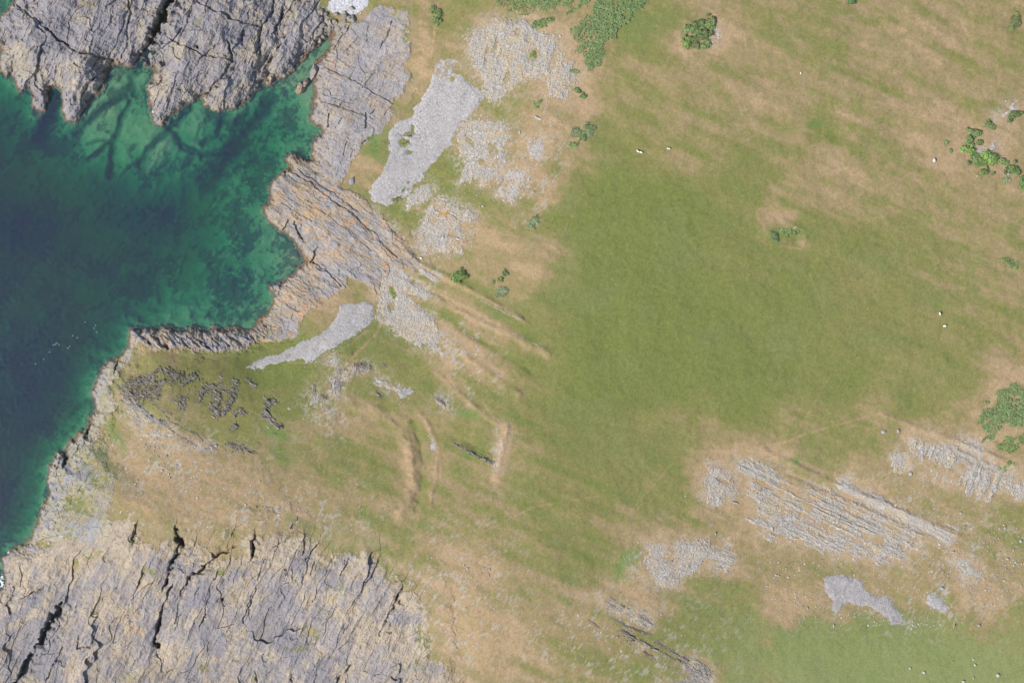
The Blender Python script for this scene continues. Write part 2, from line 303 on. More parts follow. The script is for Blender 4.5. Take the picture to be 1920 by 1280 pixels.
outcrop('rough grey block heap at the end of a thin rock ledge', [(1130,1118),(1150,1135),(1180,1142),(1205,1145),(1222,1158),(1218,1168),(1195,1162),(1160,1150),(1135,1130)], 28, 3, 1.6, .6, .0, tone=(158,152,146), seed=3000, bands=.42, cracks=[([(1212,1148),(1218,1158)],1.5,.9)])
outcrop('grey bouldery outcrop cut by the bottom edge of the photograph', [(1285,1240),(1310,1252),(1332,1262),(1332,1300),(1240,1300),(1245,1268),(1290,1275)], 28, 3.4, 1.6, .6, .05, tone=(156,150,146), seed=3100, bands=.42, cracks=[([(1300,1250),(1330,1265)],1.6,1)])
outcrop('tan thin-soiled rock strip beside the straight stone bank', [(938,800),(948,802),(945,830),(938,868),(930,870),(932,835)], -80, 2.8, 2, .25, .3, tone=(192,176,158), seed=3200, warp=.35)
outcrop('small pale ledge in the hollow above the straight stone bank', [(814,745),(830,752),(842,762),(835,766),(818,756)], 35, 2.8, 2, .4, .02, seed=3300)
outcrop('grey rocky crest above the upright rock teeth on the headland', [(228,735),(245,748),(262,765),(280,790),(300,800),(335,812),(365,828),(398,842),(392,846),(350,836),(300,822),(262,810),(240,780)], 36, 3, 1.8, .6, .05, tone=(160,154,150), seed=3400)
outcrop('pale limestone scatter on the slope above the bush at the scree top', [(990,262),(1012,262),(1020,285),(1005,300),(992,285)], -60, 2.8, 1.6, .35, -.14, tone=(196,190,184), seed=3500)
outcrop('white weathered stones in dry turf below the upper outcrops', [(955,325),(985,322),(975,350),(958,372),(940,365),(955,345)], -60, 2.8, 1.6, .38, -.12, tone=(200,194,188), seed=3600)
outcrop('bright white rock line at the foot of the right-edge bushes', [(1830,285),(1845,272),(1852,280),(1866,258),(1872,262),(1862,285),(1870,292),(1850,290)], -20, 2.6, 1.4, .5, .15, tone=(206,202,206), tone2=(214,206,196), seed=3700)
outcrop('upper white rock heap beside the right edge', [(1872,214),(1885,205),(1902,197),(1904,204),(1893,214),(1882,220),(1872,220)], -35, 2.6, 1.4, .5, .15, tone=(208,204,208), tone2=(214,206,196), seed=3800)
outcrop('white rocks at the right side of the bush clump in the dry field', [(1336,66),(1344,56),(1341,64),(1334,74),(1327,66)], -45, 2.4, 1.3, .45, .15, tone=(210,206,210), tone2=(214,206,196), seed=3900)
outcrop('thin scatter of pale rocks at the bottom right beside the round scree', [(1790,1045),(1815,1055),(1830,1075),(1812,1080),(1798,1065)], -45, 2.8, 1.5, .4, -.05, tone=(190,188,180), seed=4000)
outcrop('rocky ground above the pale rock face at the right edge', [(1800,820),(1825,822),(1842,840),(1835,850),(1815,838)], 20, 2.8, 1.5, .35, -.08, tone=(196,188,180), seed=4100)


OUTM = np.full(CUU.shape, -1e3)
for a_, k_ in OUTS: OUTM = np.maximum(OUTM, sdf(CUU, CVV, a_[1]))
outm = sampler(OUTM)
SPOTS = [(1310,75,45,38,.5),(1345,70,30,30,.4),(1465,414,28,16,.55),(1502,455,10,20,.4),(1428,445,8,16,.35),(1830,270,60,30,.3),(1745,310,40,12,.35),(945,840,9,32,.6),(1890,712,25,14,.5),(1830,820,50,10,.45),(1010,290,50,50,.25),(1015,510,30,25,.3),
 (1480,1120,60,30,.4),(1860,1125,50,24,.45),(1330,900,25,50,.35),(1640,930,60,25,.3),(1430,845,70,10,.4),(1240,1000,30,8,.3),(1090,190,14,30,.3),(790,115,10,40,.4),(795,62,8,16,.5),(680,310,20,20,.3),(640,572,34,20,.3),(870,610,50,10,.3),(700,560,14,14,.3),
 (1150,480,90,120,-.2),(1300,640,200,120,-.2),(1150,640,90,90,-.2),(1500,700,150,60,-.15),(1250,400,150,60,-.15),(540,700,60,18,-.25),(640,645,30,14,-.3),(560,760,24,30,-.3),(1550,1220,200,45,-.3),(400,900,170,60,.32),(600,940,150,40,.3),(900,1150,110,110,.25),(250,880,60,60,.25),(780,900,40,70,.25),(680,790,60,26,.25),(880,680,70,50,.2),(1120,1110,90,30,.2),(1240,1040,90,50,.25),(860,1060,60,60,.25),(900,470,70,50,.2)]

# ------------------------------------------------------------------ ground cover colours
DRY = [(1150,350,.12),(1100,450,.08),(1250,400,.08),(1400,330,.22),(1300,550,.12),(1150,600,.08),(1500,550,.15),(1650,600,.25),(1250,700,.08),(1100,750,.12),(1400,750,.15),(1600,720,.2),(1800,650,.3),(1750,740,.3),(1700,450,.4),(1850,500,.45),(1600,480,.3),(1050,330,.3),(1000,380,.7),(960,480,.75),(980,430,.7),(1050,550,.15),(1020,620,.25),(900,630,.7),(950,680,.6),(870,600,.75),(900,560,.5),(1000,700,.3),(1150,900,.25),(1080,830,.2),(1250,850,.3),(1000,900,.4),(900,950,.6),(1050,1000,.35),(1100,1050,.3),(1180,1000,.5),
(1300,150,.75),(1350,100,.85),(1200,60,.35),(1150,150,.6),(1200,200,.45),(1300,240,.5),(1400,180,.8),(1450,80,.65),(1500,150,.75),(1550,50,.6),(1650,100,.75),(1750,60,.8),(1750,160,.85),(1850,100,.6),(1850,180,.7),(1600,200,.75),(1560,330,.8),(1500,260,.55),(1550,225,.35),(1650,280,.55),(1700,250,.75),(1800,300,.85),(1900,250,.85),(1850,350,.75),(1900,400,.65),(1750,370,.6),(1700,330,.6),(1460,410,.7),(1500,440,.2),(1420,450,.2),(1880,490,.6),(1900,680,.7),(1900,710,1),(1900,600,.35),
(820,60,.35),(800,30,.7),(850,30,.3),(870,80,.6),(790,110,.9),(760,200,.7),(710,270,.2),(690,310,.9),(740,400,.3),(820,330,.25),(900,370,.35),(950,340,.85),(1010,280,.95),(1020,230,.85),(960,200,.35),(1060,210,.75),(1090,300,.5),(900,450,.75),(870,500,.45),(820,500,.5),(930,420,.6),(1010,520,.95),(1010,500,.9),(1020,560,.3),(1120,250,.2),(1090,190,.9),(1075,150,.9),(1050,30,.8),(940,20,.7),(1020,340,.9),(1060,400,.15),
(640,570,.85),(680,540,.7),(720,640,.25),(650,650,.15),(560,680,.1),(480,700,.15),(380,680,.25),(300,670,.5),(300,720,.45),(400,760,.4),(480,800,.2),(560,740,.35),(640,700,.55),(700,720,.45),(780,700,.3),(800,620,.4),(840,690,.8),(760,740,.4),(680,780,.65),(600,800,.55),(640,850,.3),(720,830,.4),(760,870,.75),(800,800,.5),(850,770,.4),(870,760,.55),(900,830,.35),(850,900,.45),(930,880,.6),(550,850,.6),(500,850,.65),(300,880,.85),(400,900,.75),(500,950,.7),(350,950,.8),(600,930,.6),(700,930,.35),(750,960,.5),(850,1000,.6),(800,950,.45),(950,1000,.45),(250,850,.85),(220,900,.6),
(900,1100,.85),(950,1200,.9),(850,1030,.8),(1000,1080,.5),(1020,1150,.6),(1050,1200,.5),(1100,1230,.55),(1000,1250,.7),(1100,1120,.8),(1060,1060,.35),(1180,1090,.8),(1230,1040,.85),(1250,1120,.7),(1300,1150,.3),(1340,1110,.35),(1350,1040,.7),(1380,1200,.3),(1300,990,.4),(1500,1130,.9),(1450,1080,.8),(1450,1150,.9),(1400,1160,.25),(1320,950,.85),(1370,960,.9),(1340,860,.9),(1300,850,.6),(1270,900,.3),(1450,840,.8),(1500,870,.5),(1550,880,.4),(1600,830,.6),(1650,780,.7),(1620,800,.45),(1560,830,.35),(1700,950,.85),(1620,880,.8),(1750,790,.8),(1700,770,.2),(1830,840,1),(1880,860,1),(1800,1000,.7),(1850,1000,.5),(1900,1000,.4),(1750,1040,.85),(1650,1090,.8),(1700,1120,.7),(1850,1120,.95),(1910,1090,.8),(1800,1180,.4),(1500,1200,.15),(1600,1230,.12),(1800,1240,.15),(1700,1200,.15),(1900,1180,.3),(1340,1240,.4),(1270,1250,.3),(1370,1250,.5),(1200,1240,.6),(1380,960,.8),(1550,1075,.75),(1500,1050,.85)]
DRYP = np.array(DRY, float)
def shep(u, v):
    num = 0; den = 0
    for x, y, d in DRYP:
        w = 1.0 / (((u - x) ** 2 + (v - y) ** 2) + 500.0) ** 2
        num = num + w * d; den = den + w
    return num / den
shepM = sampler(shep(CUU, CVV))
# long dry streaks: (line, half width, change in dryness)
STREAKS = [([(810,515),(880,545),(930,570),(985,603)],5,.6), ([(830,555),(900,600),(960,630),(1030,668)],11,.5), ([(850,520),(900,560),(960,595),(1000,640)],10,-.35), ([(830,590),(870,615),(930,655),(990,690)],6,-.5),
 ([(840,620),(900,680),(980,738)],14,.4), ([(860,700),(930,750),(980,790)],9,-.4), ([(720,430),(760,480),(800,520)],7,-.3), ([(1300,845),(1360,850),(1430,838),(1470,830)],4,.3),
 ([(1430,842),(1520,810),(1600,788),(1650,775)],1.6,.38), ([(1650,775),(1730,805),(1800,840),(1880,870)],4,.45), ([(1450,840),(1530,880),(1600,900)],6,.4), ([(945,800),(938,850),(932,900)],9,.6),
 ([(776,790),(788,830),(796,870),(792,910),(780,955)],6,-.25), ([(640,755),(700,770),(748,798),(768,850),(770,920),(745,970)],9,.38), ([(806,800),(815,830),(822,860),(815,900),(805,950)],3,.35), ([(820,700),(870,745),(905,775),(950,803)],5,.3), ([(640,740),(700,760),(760,790)],5,.2), ([(800,850),(795,910),(800,960)],8,-.25), ([(790,780),(805,805),(822,840),(826,900)],3,.5), ([(905,735),(905,755),(925,780),(950,800)],1.6,.5), ([(888,590),(892,650),(900,735)],1.2,.3),
 ([(900,1000),(1000,950),(1120,930)],1.2,.35), ([(1100,1090),(1180,960),(1260,870)],1,.2), ([(1290,846),(1200,700),(1130,520),(1120,330)],1,.16), ([(1480,832),(1560,700),(1720,600),(1900,560)],1,.16), ([(1350,110),(1420,250),(1460,400)],1,.2), ([(1500,470),(1560,620),(1640,770)],1,.16), ([(1000,620),(1150,560),(1400,520)],1,.14), ([(1720,320),(1600,380),(1510,420)],1,.2), ([(660,670),(700,630),(718,600)],2.5,.6), ([(540,680),(590,680),(650,650),(690,620)],2,.5), ([(815,60),(822,0)],1.5,.5), ([(808,110),(815,60)],1.6,.5),
 ([(1060,70),(1080,130),(1110,150)],8,.4), ([(1000,420),(1030,370),(1080,290),(1110,200)],12,.35), ([(720,640),(780,665),(830,690)],4,.35), ([(1100,790),(1300,830)],1.5,-.2),
 ([(1120,120),(1200,190),(1280,230)],10,.15), ([(1690,60),(1800,150),(1860,200)],10,.15), ([(1510,70),(1640,110),(1800,180),(1870,200)],9,-.25), ([(1700,0),(1800,60),(1920,130)],12,-.3), ([(1540,120),(1640,160),(1720,190)],7,-.2), ([(1540,280),(1590,320),(1640,350)],12,.2), ([(1710,290),(1730,300),(1760,312)],5,.3), ([(1440,1090),(1420,1070),(1400,1060)],3,.3),
 ([(1420,400),(1440,440),(1500,470),(1512,440)],4,.35), ([(1290,50),(1270,90),(1290,100)],6,.25), ([(1840,790),(1870,730),(1910,700)],6,.5), ([(1540,960),(1700,1010),(1800,1010)],6,.2), ([(1760,950),(1830,990),(1890,1040)],7,.3), ([(210,1000),(400,980)],8,.1)]
LUSH = [(1500,448,26,8),(1460,442,20,10),(540,850,26,18),(520,820,18,12),(880,770,16,9),(1530,228,14,10),(225,830,9,28),(218,800,5,20),(1200,50,40,20),(415,1078,10,8),(1640,793,10,5),(1480,855,12,6),(1180,1040,10,12),(1170,1060,12,20),(760,610,3,3),(735,545,4,7),(1190,1250,22,14),(880,850,14,8),(700,270,16,28)]
def ground_albedo(u, v, z):
    wu = u + fbm(u / 45, v / 45, 3, 3) * 26; wv = v + fbm(u / 45, v / 45, 3, 4) * 22
    d = shepM(wu, wv)
    a, b = rot(u, v, 24)
    for x_, y_, rx, ry, k in SPOTS:
        t = ((wu * .6 + u * .4 - x_) / rx) ** 2 + ((wv * .6 + v * .4 - y_) / ry) ** 2; m = t < 7
        if m.any(): d[m] += k * np.exp(-t[m])
    om = outm(wu * .4 + u * .6, wv * .4 + v * .6); d = d + .30 * np.exp(-(np.clip(-om - 2, 0, None) / 18) ** 2) * sm(u, 860, 1100) + .16 * np.exp(-(np.clip(-om, 0, None) / 9) ** 2)
    va_ = .25 + 1.0 * sm(d, .12, .5)
    d = d + (afbm(a / 130, b / 18, 5, 8, .6) * .42 + fbm(u / 20, v / 20, 6, 12, .7) * .36) * va_
    for pl, w, k in STREAKS:
        x0 = min(p[0] for p in pl) - 60; x1 = max(p[0] for p in pl) + 60; y0 = min(p[1] for p in pl) - 60; y1 = max(p[1] for p in pl) + 60
        m = (u > x0) & (u < x1) & (v > y0) & (v < y1)
        if m.any():
            ww = w if w > 3 else max(w, 1.6)
            uu = u[m] + fbm(u[m] / 18, v[m] / 18, 2, 40) * ww; vv = v[m]
            d[m] += k * np.exp(-(pdist(uu, vv, pl) / ww) ** 2)
    d = np.clip(d, 0, 1.15)
    g0 = C(124, 134, 68); g1 = C(144, 140, 84); g2 = C(169, 149, 109); g3 = C(190, 162, 127)
    c = mixc(np.broadcast_to(g0, d.shape + (3,)), g1, sm(d, .0, .42)); c = mixc(c, g2, sm(d, .38, .78)); c = mixc(c, g3, sm(d, .82, 1.12))
    # cooler and warmer swards
    w = fbm(u / 70, v / 70, 4, 22); c = mixc(c, C(132, 138, 88), sm(w, .1, .6) * .4 * (1 - sm(d, .4, .8)))
    c = c * (1 + .12 * fbm(u / 6, v / 6, 4, 25, .7) + .09 * vn(u / 2.6, v / 2.6, 27))[..., None]
    far = sm(v, 1050, 1260) * sm(u, 1200, 1500); c = mixc(c, C(152, 165, 112), far * .55 * (1 - sm(d, .3, .7)))  # haze over the lower-right grass, painted in as a paler green
    for x, y, rx, ry in LUSH:
        t = ((wu - x) / rx) ** 2 + ((wv - y) / ry) ** 2
        m = t < 6
        if m.any(): c[m] = mixc(c[m], C(104, 144, 66) if rx < 20 else C(118, 138, 72), np.exp(-t[m] * .8) * .8)
    # pale flecks of stone lying in the thin turf of the rocky parts
    st = np.zeros(d.shape)
    for (x, y, rx, ry) in [(1800,1060,130,110),(350,880,160,90),(520,960,200,60),(180,900,90,120),(860,1120,120,170),(1320,1040,90,60),(1720,1130,200,60),(1000,300,60,120),(880,680,60,80),(620,780,60,50),(960,60,60,60),(1650,940,120,60),(1150,1200,200,90)]:
        st = np.maximum(st, np.exp(-(((u - x) / rx) ** 2 + ((v - y) / ry) ** 2)))
    a4, b4 = rot(u, v, -50); fl = afbm(a4 / 7, b4 / 3, 2, 71) * .8 + fbm(u / 14, v / 14, 3, 72) * .7
    c = mixc(c, C(196, 190, 180), sm(fl, .30, .58) * st * .85)
    st2 = np.exp(-(np.clip(-outm(u, v) - 1, 0, None) / 15) ** 2) * sm(outm(u, v), -60, -30); c = mixc(c, C(196, 188, 176), sm(fbm(u / 3.2, v / 3.2, 3, 75, .7) + .5 * fbm(u / 15, v / 15, 2, 74), .05, .45) * st2 * .75)
    fl = vn(u / 3.0 + 7, v / 3.0, 76); c = mixc(c, C(104, 114, 66), sm(fl, .45, .9) * .25); c = mixc(c, C(160, 166, 108), sm(fbm(u / 3.5, v / 3.5, 2, 78), .25, .7) * .25)
    # the sea floor: pale rock with dark weed
    s = sdc(u, v); sea = z < 0.15
    if sea.any():
        us, vs = u[sea], v[sea]
        east = sm(us, 380, 480)
        k = fbm(us / 8, vs / 8, 6, 52, .74); k2 = fbm(us / 45, vs / 45, 4, 53)
        a2, b2 = rot(us, vs, -50); k3 = afbm(a2 / 34, b2 / 9, 4, 54, .6)
        weed = sm(k * (.55 + .9 * east) + k2 * .9 + k3 * .55 + .12 * east, .0, .34)
        ch = np.zeros(us.shape)
        for pl, w, dp in CHAN:
            ch = np.maximum(ch, np.exp(-(pdist(us + fbm(us / 14, vs / 14, 3, 95) * 6, vs + fbm(us / 14, vs / 14, 3, 96) * 6, pl) / (w * (.75 + .5 * fbm(us / 20, vs / 20, 2, 97)))) ** 2) * np.clip(.8 + .9 * fbm(us / 25, vs / 25, 3, 98), 0, 1))
        tint = mixc(np.broadcast_to(C(196, 200, 150, .92), us.shape + (3,)), C(66, 80, 60), np.clip(weed * .80, 0, 1))
        tint = mixc(tint, C(30, 44, 44), ch * .9)
        c[sea] = mixc(tint, C(160, 126, 96), sm(s[sea] + k * 10, -12, 2) * .75)
    return c

# ------------------------------------------------------------------ rock cover polygons
BIG = {
 'north': [(-300, -200), (606, -200), (608, -10), (612, 24), (640, 36), (668, 40), (660, 62), (640, 95), (560, 150), (400, 230), (280, 260), (100, 250), (-60, 200), (-300, 100)],
 'slab': [(680, 30), (694, 12), (700, 0), (735, 5), (768, 22), (778, 60), (772, 110), (782, 150), (762, 175), (745, 195), (738, 215), (725, 245), (700, 262), (680, 285), (672, 300), (650, 330), (640, 360), (570, 300), (560, 240), (575, 120), (600, 60), (650, 40)],
 'platform': [(480, 270), (590, 275), (640, 330), (690, 375), (715, 398), (745, 432), (778, 478), (800, 508), (770, 512), (740, 500), (745, 520), (715, 530), (706, 560), (690, 535), (660, 525), (655, 545), (610, 560), (575, 590), (562, 628), (540, 645), (500, 646), (478, 640), (470, 600), (495, 560), (495, 500), (470, 380)],
 'cove': [(500, 640), (480, 652), (440, 656), (400, 664), (370, 660), (330, 655), (300, 662), (270, 652), (240, 650), (225, 640), (225, 590), (380, 590), (500, 585), (515, 610)],
 'rim': [(262, 650), (250, 680), (228, 720), (222, 770), (212, 800), (225, 900), (222, 960), (240, 1010), (262, 1060), (180, 1060), (100, 1040), (50, 1000), (70, 860), (130, 780), (150, 700), (190, 650)],
 'south': [(-60, 1010), (30, 1010), (90, 1010), (160, 1000), (230, 960), (300, 970), (380, 985), (470, 960), (560, 962), (640, 985), (700, 1010), (760, 1035), (815, 1065), (840, 1110), (835, 1150), (850, 1200), (880, 1250), (910, 1400), (-300, 1400), (-200, 1100)],
}
BIGM = np.full(CUU.shape, -1e3)
for k, p in BIG.items(): BIGM = np.maximum(BIGM, sdf(CUU, CVV, p))
bigm = sampler(BIGM)

# ------------------------------------------------------------------ clefts and joints in the rock
def sdist(u, v, pts):                               # signed: positive on the side away from the sun
    best = np.full(u.shape, 1e18); sg = np.ones(u.shape)
    for (ax, ay), (bx, by) in zip(pts[:-1], pts[1:]):
        ex, ey = bx - ax, by - ay; nx, ny = -ey, ex
        if nx * .88 - ny * .47 < 0: nx, ny = -nx, -ny
        t = np.clip(((u - ax) * ex + (v - ay) * ey) / (ex * ex + ey * ey + 1e-9), 0, 1); dx = u - ax - ex * t; dy = v - ay - ey * t
        q = dx * dx + dy * dy; m = q < best; best = np.where(m, q, best); sg = np.where(m, np.sign(dx * nx + dy * ny + 1e-9), sg)
    return np.sqrt(best) * sg
def trench(u, v, cracks, seed=5):
    t = np.zeros(u.shape)
    for pl, w, dp in cracks:
        x0 = min(p[0] for p in pl) - 4 * w - 8; x1 = max(p[0] for p in pl) + 4 * w + 8; y0 = min(p[1] for p in pl) - 4 * w - 8; y1 = max(p[1] for p in pl) + 4 * w + 8
        m = (u > x0) & (u < x1) & (v > y0) & (v < y1)
        if m.any():
            a, b = u[m], v[m]
            uu = a + fbm(a / 13, b / 13, 3, seed, .6) * (2.5 + w * .8); vv = b + fbm(a / 13, b / 13, 3, seed + 1, .6) * (2.5 + w * .8)
            k = .75 + .55 * fbm(a / 10, b / 10, 2, seed + 2); ww = w * (.62 + .45 * vn(a / 8, b / 8, seed + 3))
            ww = np.maximum(ww, .5); sdp = sdist(uu, vv, pl); away = dp * (.62 if w < 2.4 else .68) * k
            pr = np.exp(-(sdp / ww) ** 2 * 1.2)
            if w >= 2.4: pr = np.where(sdp > 0, np.exp(-(sdp / (ww * 3.2)) ** 1.3), np.exp(-(sdp / (ww * .55)) ** 2))
            t[m] = np.maximum(t[m], away * pr)
    return t
NORTH_CR = [([(36,12),(75,45),(110,75),(145,98),(185,108),(212,113)],3.2,3.5), ([(322,-10),(300,25),(285,55),(275,85),(268,102)],8,10), ([(243,-10),(243,30),(238,60),(236,90),(228,110)],2.4,3),
 ([(315,70),(350,90),(390,105),(420,112),(432,118)],2.4,2.2), ([(430,90),(434,118),(418,145),(388,172)],3.6,5), ([(368,0),(400,20),(440,38),(485,52)],2.4,2.4), ([(455,62),(448,85),(438,98)],3.5,3.5),
 ([(530,15),(524,40),(516,60)],3.5,3.5), ([(515,0),(500,35),(488,60),(482,80)],2.5,3), ([(565,85),(558,100),(545,118)],3,3), ([(480,95),(490,80),(484,118),(478,135)],3,2.5), ([(480,150),(472,170)],2,3),
 ([(305,65),(298,95),(288,112)],3,2.5), ([(92,150),(84,160)],3,2), ([(178,150),(162,165),(155,190),(152,212)],3,4), ([(26,120),(27,135)],2,2), ([(44,150),(45,165)],2,2),([(57,155),(57,168)],1.6,2), ([(88,160),(86,190),(88,205)],2.5,2),
 ([(470,20),(466,45),(455,70)],2,2), ([(540,60),(528,85),(512,110),(500,130)],2,2.2)]
SLAB_CR = [([(608,126),(640,140),(670,155),(702,175),(738,196)],1.3,1.6), ([(602,190),(640,200),(665,212),(700,222)],1.3,1.3), ([(595,172),(630,185),(662,195)],1,1), ([(686,213),(687,240)],2.2,2.6), ([(618,212),(615,238)],2.2,2.8), ([(640,222),(634,232)],1.8,2),
 ([(702,245),(698,258),(680,268)],1.6,2.2), ([(735,40),(722,75),(714,90)],1.5,1.6), ([(672,70),(650,92)],1.5,1.6), ([(692,48),(686,80)],1,1), ([(662,135),(656,150)],1,1), ([(700,140),(680,165)],1.2,1.4), ([(738,196),(722,215)],1,1), ([(640,192),(635,200)],2,1.8), ([(706,205),(695,215)],1.5,1.5), ([(652,255),(645,290)],1.2,1.2), ([(665,280),(658,295)],1.5,1.5)]
PLAT_CR = [([(540,412),(537,425),(532,432)],1.6,3), ([(553,418),(556,430),(566,446)],2.4,3), ([(566,420),(564,432),(562,446)],1.6,2), ([(596,462),(590,478),(584,492)],2.2,3.4), ([(588,492),(612,508),(640,535)],1.8,2.4), ([(545,322),(580,340),(620,372),(660,400),(705,440),(745,485)],1.5,1.6),
 ([(560,318),(600,346),(640,372),(672,398)],1.5,1.6), ([(580,385),(610,398),(650,430),(700,470)],1,1), ([(592,300),(620,320),(645,345)],1.2,1.4), ([(612,510),(600,505)],2.5,2), ([(575,375),(590,380)],1.4,1.2), ([(530,380),(560,400),(600,420),(640,450)],.9,.8), ([(525,360),(560,385)],.9,.8),
 ([(528,640),(540,637),(550,640)],1.4,1.6), ([(655,350),(668,348)],1.4,1.4), ([(520,560),(545,575),(560,585)],.9,.9)]
COVE_CR = [([(x0, y0), (x0 + dx, y0 + dx * .85)], w_, dp_) for (x0, y0, dx, w_, dp_) in [(262,628,20,2.4,2.6),(288,632,26,2.6,3),(336,634,22,2.8,3.2),(330,626,12,2,2),(378,640,18,2.6,3),(352,630,24,2.2,2.4),(400,636,14,2,2.4),(415,634,18,1.8,2),(455,628,14,2,2.4),(470,632,12,2.4,2.6),(300,628,14,1.8,2),(430,628,12,1.6,1.8)]]
RIM_CR = [([(222,678),(214,700)],2.2,4), ([(165,803),(160,820)],3,4), ([(122,855),(120,872)],3,4), ([(212,770),(206,805),(212,840)],1.2,1.2), ([(150,830),(135,860)],1.5,1.5)]
SOUTH_CR = [([(428,1033),(405,1045),(380,1065),(350,1085),(340,1112)],3.6,5), ([(330,990),(330,1010),(338,1022),(326,1045),(318,1062)],4,6), ([(315,1075),(305,1100)],2.5,3), ([(320,1100),(300,1150),(292,1180),(288,1205)],3,4), ([(474,1012),(470,1040)],4,4.5), ([(560,970),(548,990)],2.2,2.2), ([(604,1000),(595,1020),(573,1050)],1.6,2),
 ([(655,1045),(640,1075)],1.8,2.4), ([(590,1052),(582,1075)],1.8,2), ([(700,1075),(690,1090),(680,1092)],1.6,1.8), ([(752,1105),(738,1135),(722,1165)],3,4), ([(722,1165),(712,1190)],1.6,1.6), ([(480,1100),(470,1130),(455,1165)],1.6,2), ([(395,1100),(385,1150),(372,1180)],1.6,2), ([(570,1000),(572,1030),(568,1040)],1.6,1.8),
 ([(660,1150),(645,1185)],1,1), ([(672,1160),(655,1200),(635,1215)],1,1.2), ([(110,1135),(100,1150),(92,1165),(75,1195)],5.5,6.5), ([(60,1225),(40,1255),(25,1290)],5,5.5), ([(150,1190),(145,1215),(170,1210)],2,2.6), ([(185,1170),(175,1205)],1.6,2), ([(78,1100),(60,1110)],2.5,2.5), ([(270,1065),(262,1090)],3,3), ([(255,985),(250,1010)],3.5,3.5),
 ([(440,990),(425,1025)],1.6,1.8), ([(500,1045),(485,1085)],1.4,1.5), ([(620,1010),(612,1030)],1.3,1.4), ([(545,1265),(555,1290)],2,2), ([(480,1255),(485,1290)],2,2.2), ([(120,1210),(100,1250),(80,1290)],2,2), ([(352,1255),(340,1262)],2,2), ([(713,1000),(715,1040)],1,1.1), ([(330,1180),(340,1150)],1.5,1.5), ([(410,1070),(402,1085)],1.8,2)]
def under(u, v): return trench(u, v, NORTH_CR + SLAB_CR + PLAT_CR + COVE_CR + RIM_CR + SOUTH_CR) * 1.15

# ------------------------------------------------------------------ ground sheet (land and sea floor)
def axis(a, b, st, far):
    c = list(np.arange(a, b + .1, st)); lo = []; hi = []; d = st; x = a
    while x > a - far: d *= 1.18; x -= d; lo.append(x)
    d = st; x = c[-1]
    while x < b + far: d *= 1.18; x += d; hi.append(x)
    return np.array(lo[::-1] + c + hi)
gu = axis(-30, 1950, 1.9, 9000); gv = axis(-30, 1310, 1.9, 9000)
U, V = np.meshgrid(gu, gv)
Z = G(U, V)
x, y = P3(U, V, Z)
landm = sm(Z, .2, 2.0)
zz = Z + landm * (fbm(U / 60, V / 60, 3, 60) * .5 + fbm(U / 9, V / 9, 4, 61) * .14) - np.clip((bigm(U, V) - 16) * .06, 0, 2.6) * sm(sdc(U, V), -14, 0) - under(U, V)
alb = ground_albedo(U, V, Z)
co = np.stack([x, y, zz], -1).reshape(-1, 3)
me = mesh_from('ground', co, grid_faces(len(gu), len(gv)), alb.reshape(-1, 3), M_GRASS, True)
ground = put('ground', me, kind='structure')

# ------------------------------------------------------------------ sea
wm = bpy.data.materials.new('sea_water'); wm.use_nodes = True; n = wm.node_tree.nodes; l = wm.node_tree.links; n.clear()
out = n.new('ShaderNodeOutputMaterial'); tr = n.new('ShaderNodeBsdfTransparent'); df = n.new('ShaderNodeBsdfDiffuse'); gl = n.new('ShaderNodeBsdfGlossy')
df.inputs[0].default_value = (.075, .165, .33, 1); gl.inputs['Roughness'].default_value = .30; gl.inputs[0].default_value = (.8, .8, .8, 1)
m1 = n.new('ShaderNodeMixShader'); m1.inputs[0].default_value = .16; l.new(tr.outputs[0], m1.inputs[1]); l.new(df.outputs[0], m1.inputs[2])
fr = n.new('ShaderNodeFresnel'); fr.inputs[0].default_value = 1.33
m2 = n.new('ShaderNodeMixShader'); l.new(fr.outputs[0], m2.inputs[0]); l.new(m1.outputs[0], m2.inputs[1]); l.new(gl.outputs[0], m2.inputs[2])
geo = n.new('ShaderNodeNewGeometry'); nz = n.new('ShaderNodeTexNoise'); nz.inputs['Scale'].default_value = .7; nz.inputs['Detail'].default_value = 4
l.new(geo.outputs['Position'], nz.inputs['Vector']); bp = n.new('ShaderNodeBump'); bp.inputs['Distance'].default_value = .10
l.new(nz.outputs['Fac'], bp.inputs['Height']); l.new(bp.outputs[0], gl.inputs['Normal']); l.new(bp.outputs[0], fr.inputs['Normal']); l.new(bp.outputs[0], df.inputs['Normal'])
nz2 = n.new('ShaderNodeTexNoise'); nz2.inputs['Scale'].default_value = .035; nz2.inputs['Detail'].default_value = 5; l.new(geo.outputs['Position'], nz2.inputs['Vector'])
cr = n.new('ShaderNodeMix'); cr.data_type = 'RGBA'; cr.inputs[6].default_value = (.036, .080, .178, 1); cr.inputs[7].default_value = (.042, .125, .160, 1)
mrr = n.new('ShaderNodeMapRange'); mrr.inputs[1].default_value = .4; mrr.inputs[2].default_value = .6; l.new(nz2.outputs['Fac'], mrr.inputs[0]); l.new(mrr.outputs[0], cr.inputs[0]); l.new(cr.outputs[2], df.inputs[0])
va = n.new('ShaderNodeVolumeAbsorption'); va.inputs['Density'].default_value = .50; va.inputs['Color'].default_value = (.10, .76, .60, 1)
l.new(m2.outputs[0], out.inputs['Surface']); l.new(va.outputs[0], out.inputs['Volume'])
xw0, xw1, yw0, yw1 = -1600, 300, -1600, 1600
wc = np.array([(x_, y_, z_) for z_ in (0.0, -40.0) for (x_, y_) in ((xw0, yw0), (xw1, yw0), (xw1, yw1), (xw0, yw1))], float)
wf = np.array([(0, 1, 2, 3), (7, 6, 5, 4), (0, 4, 5, 1), (1, 5, 6, 2), (2, 6, 7, 3), (3, 7, 4, 0)])
me = mesh_from('sea', wc, wf, np.ones((8, 3)), wm); put('sea', me, kind='structure')

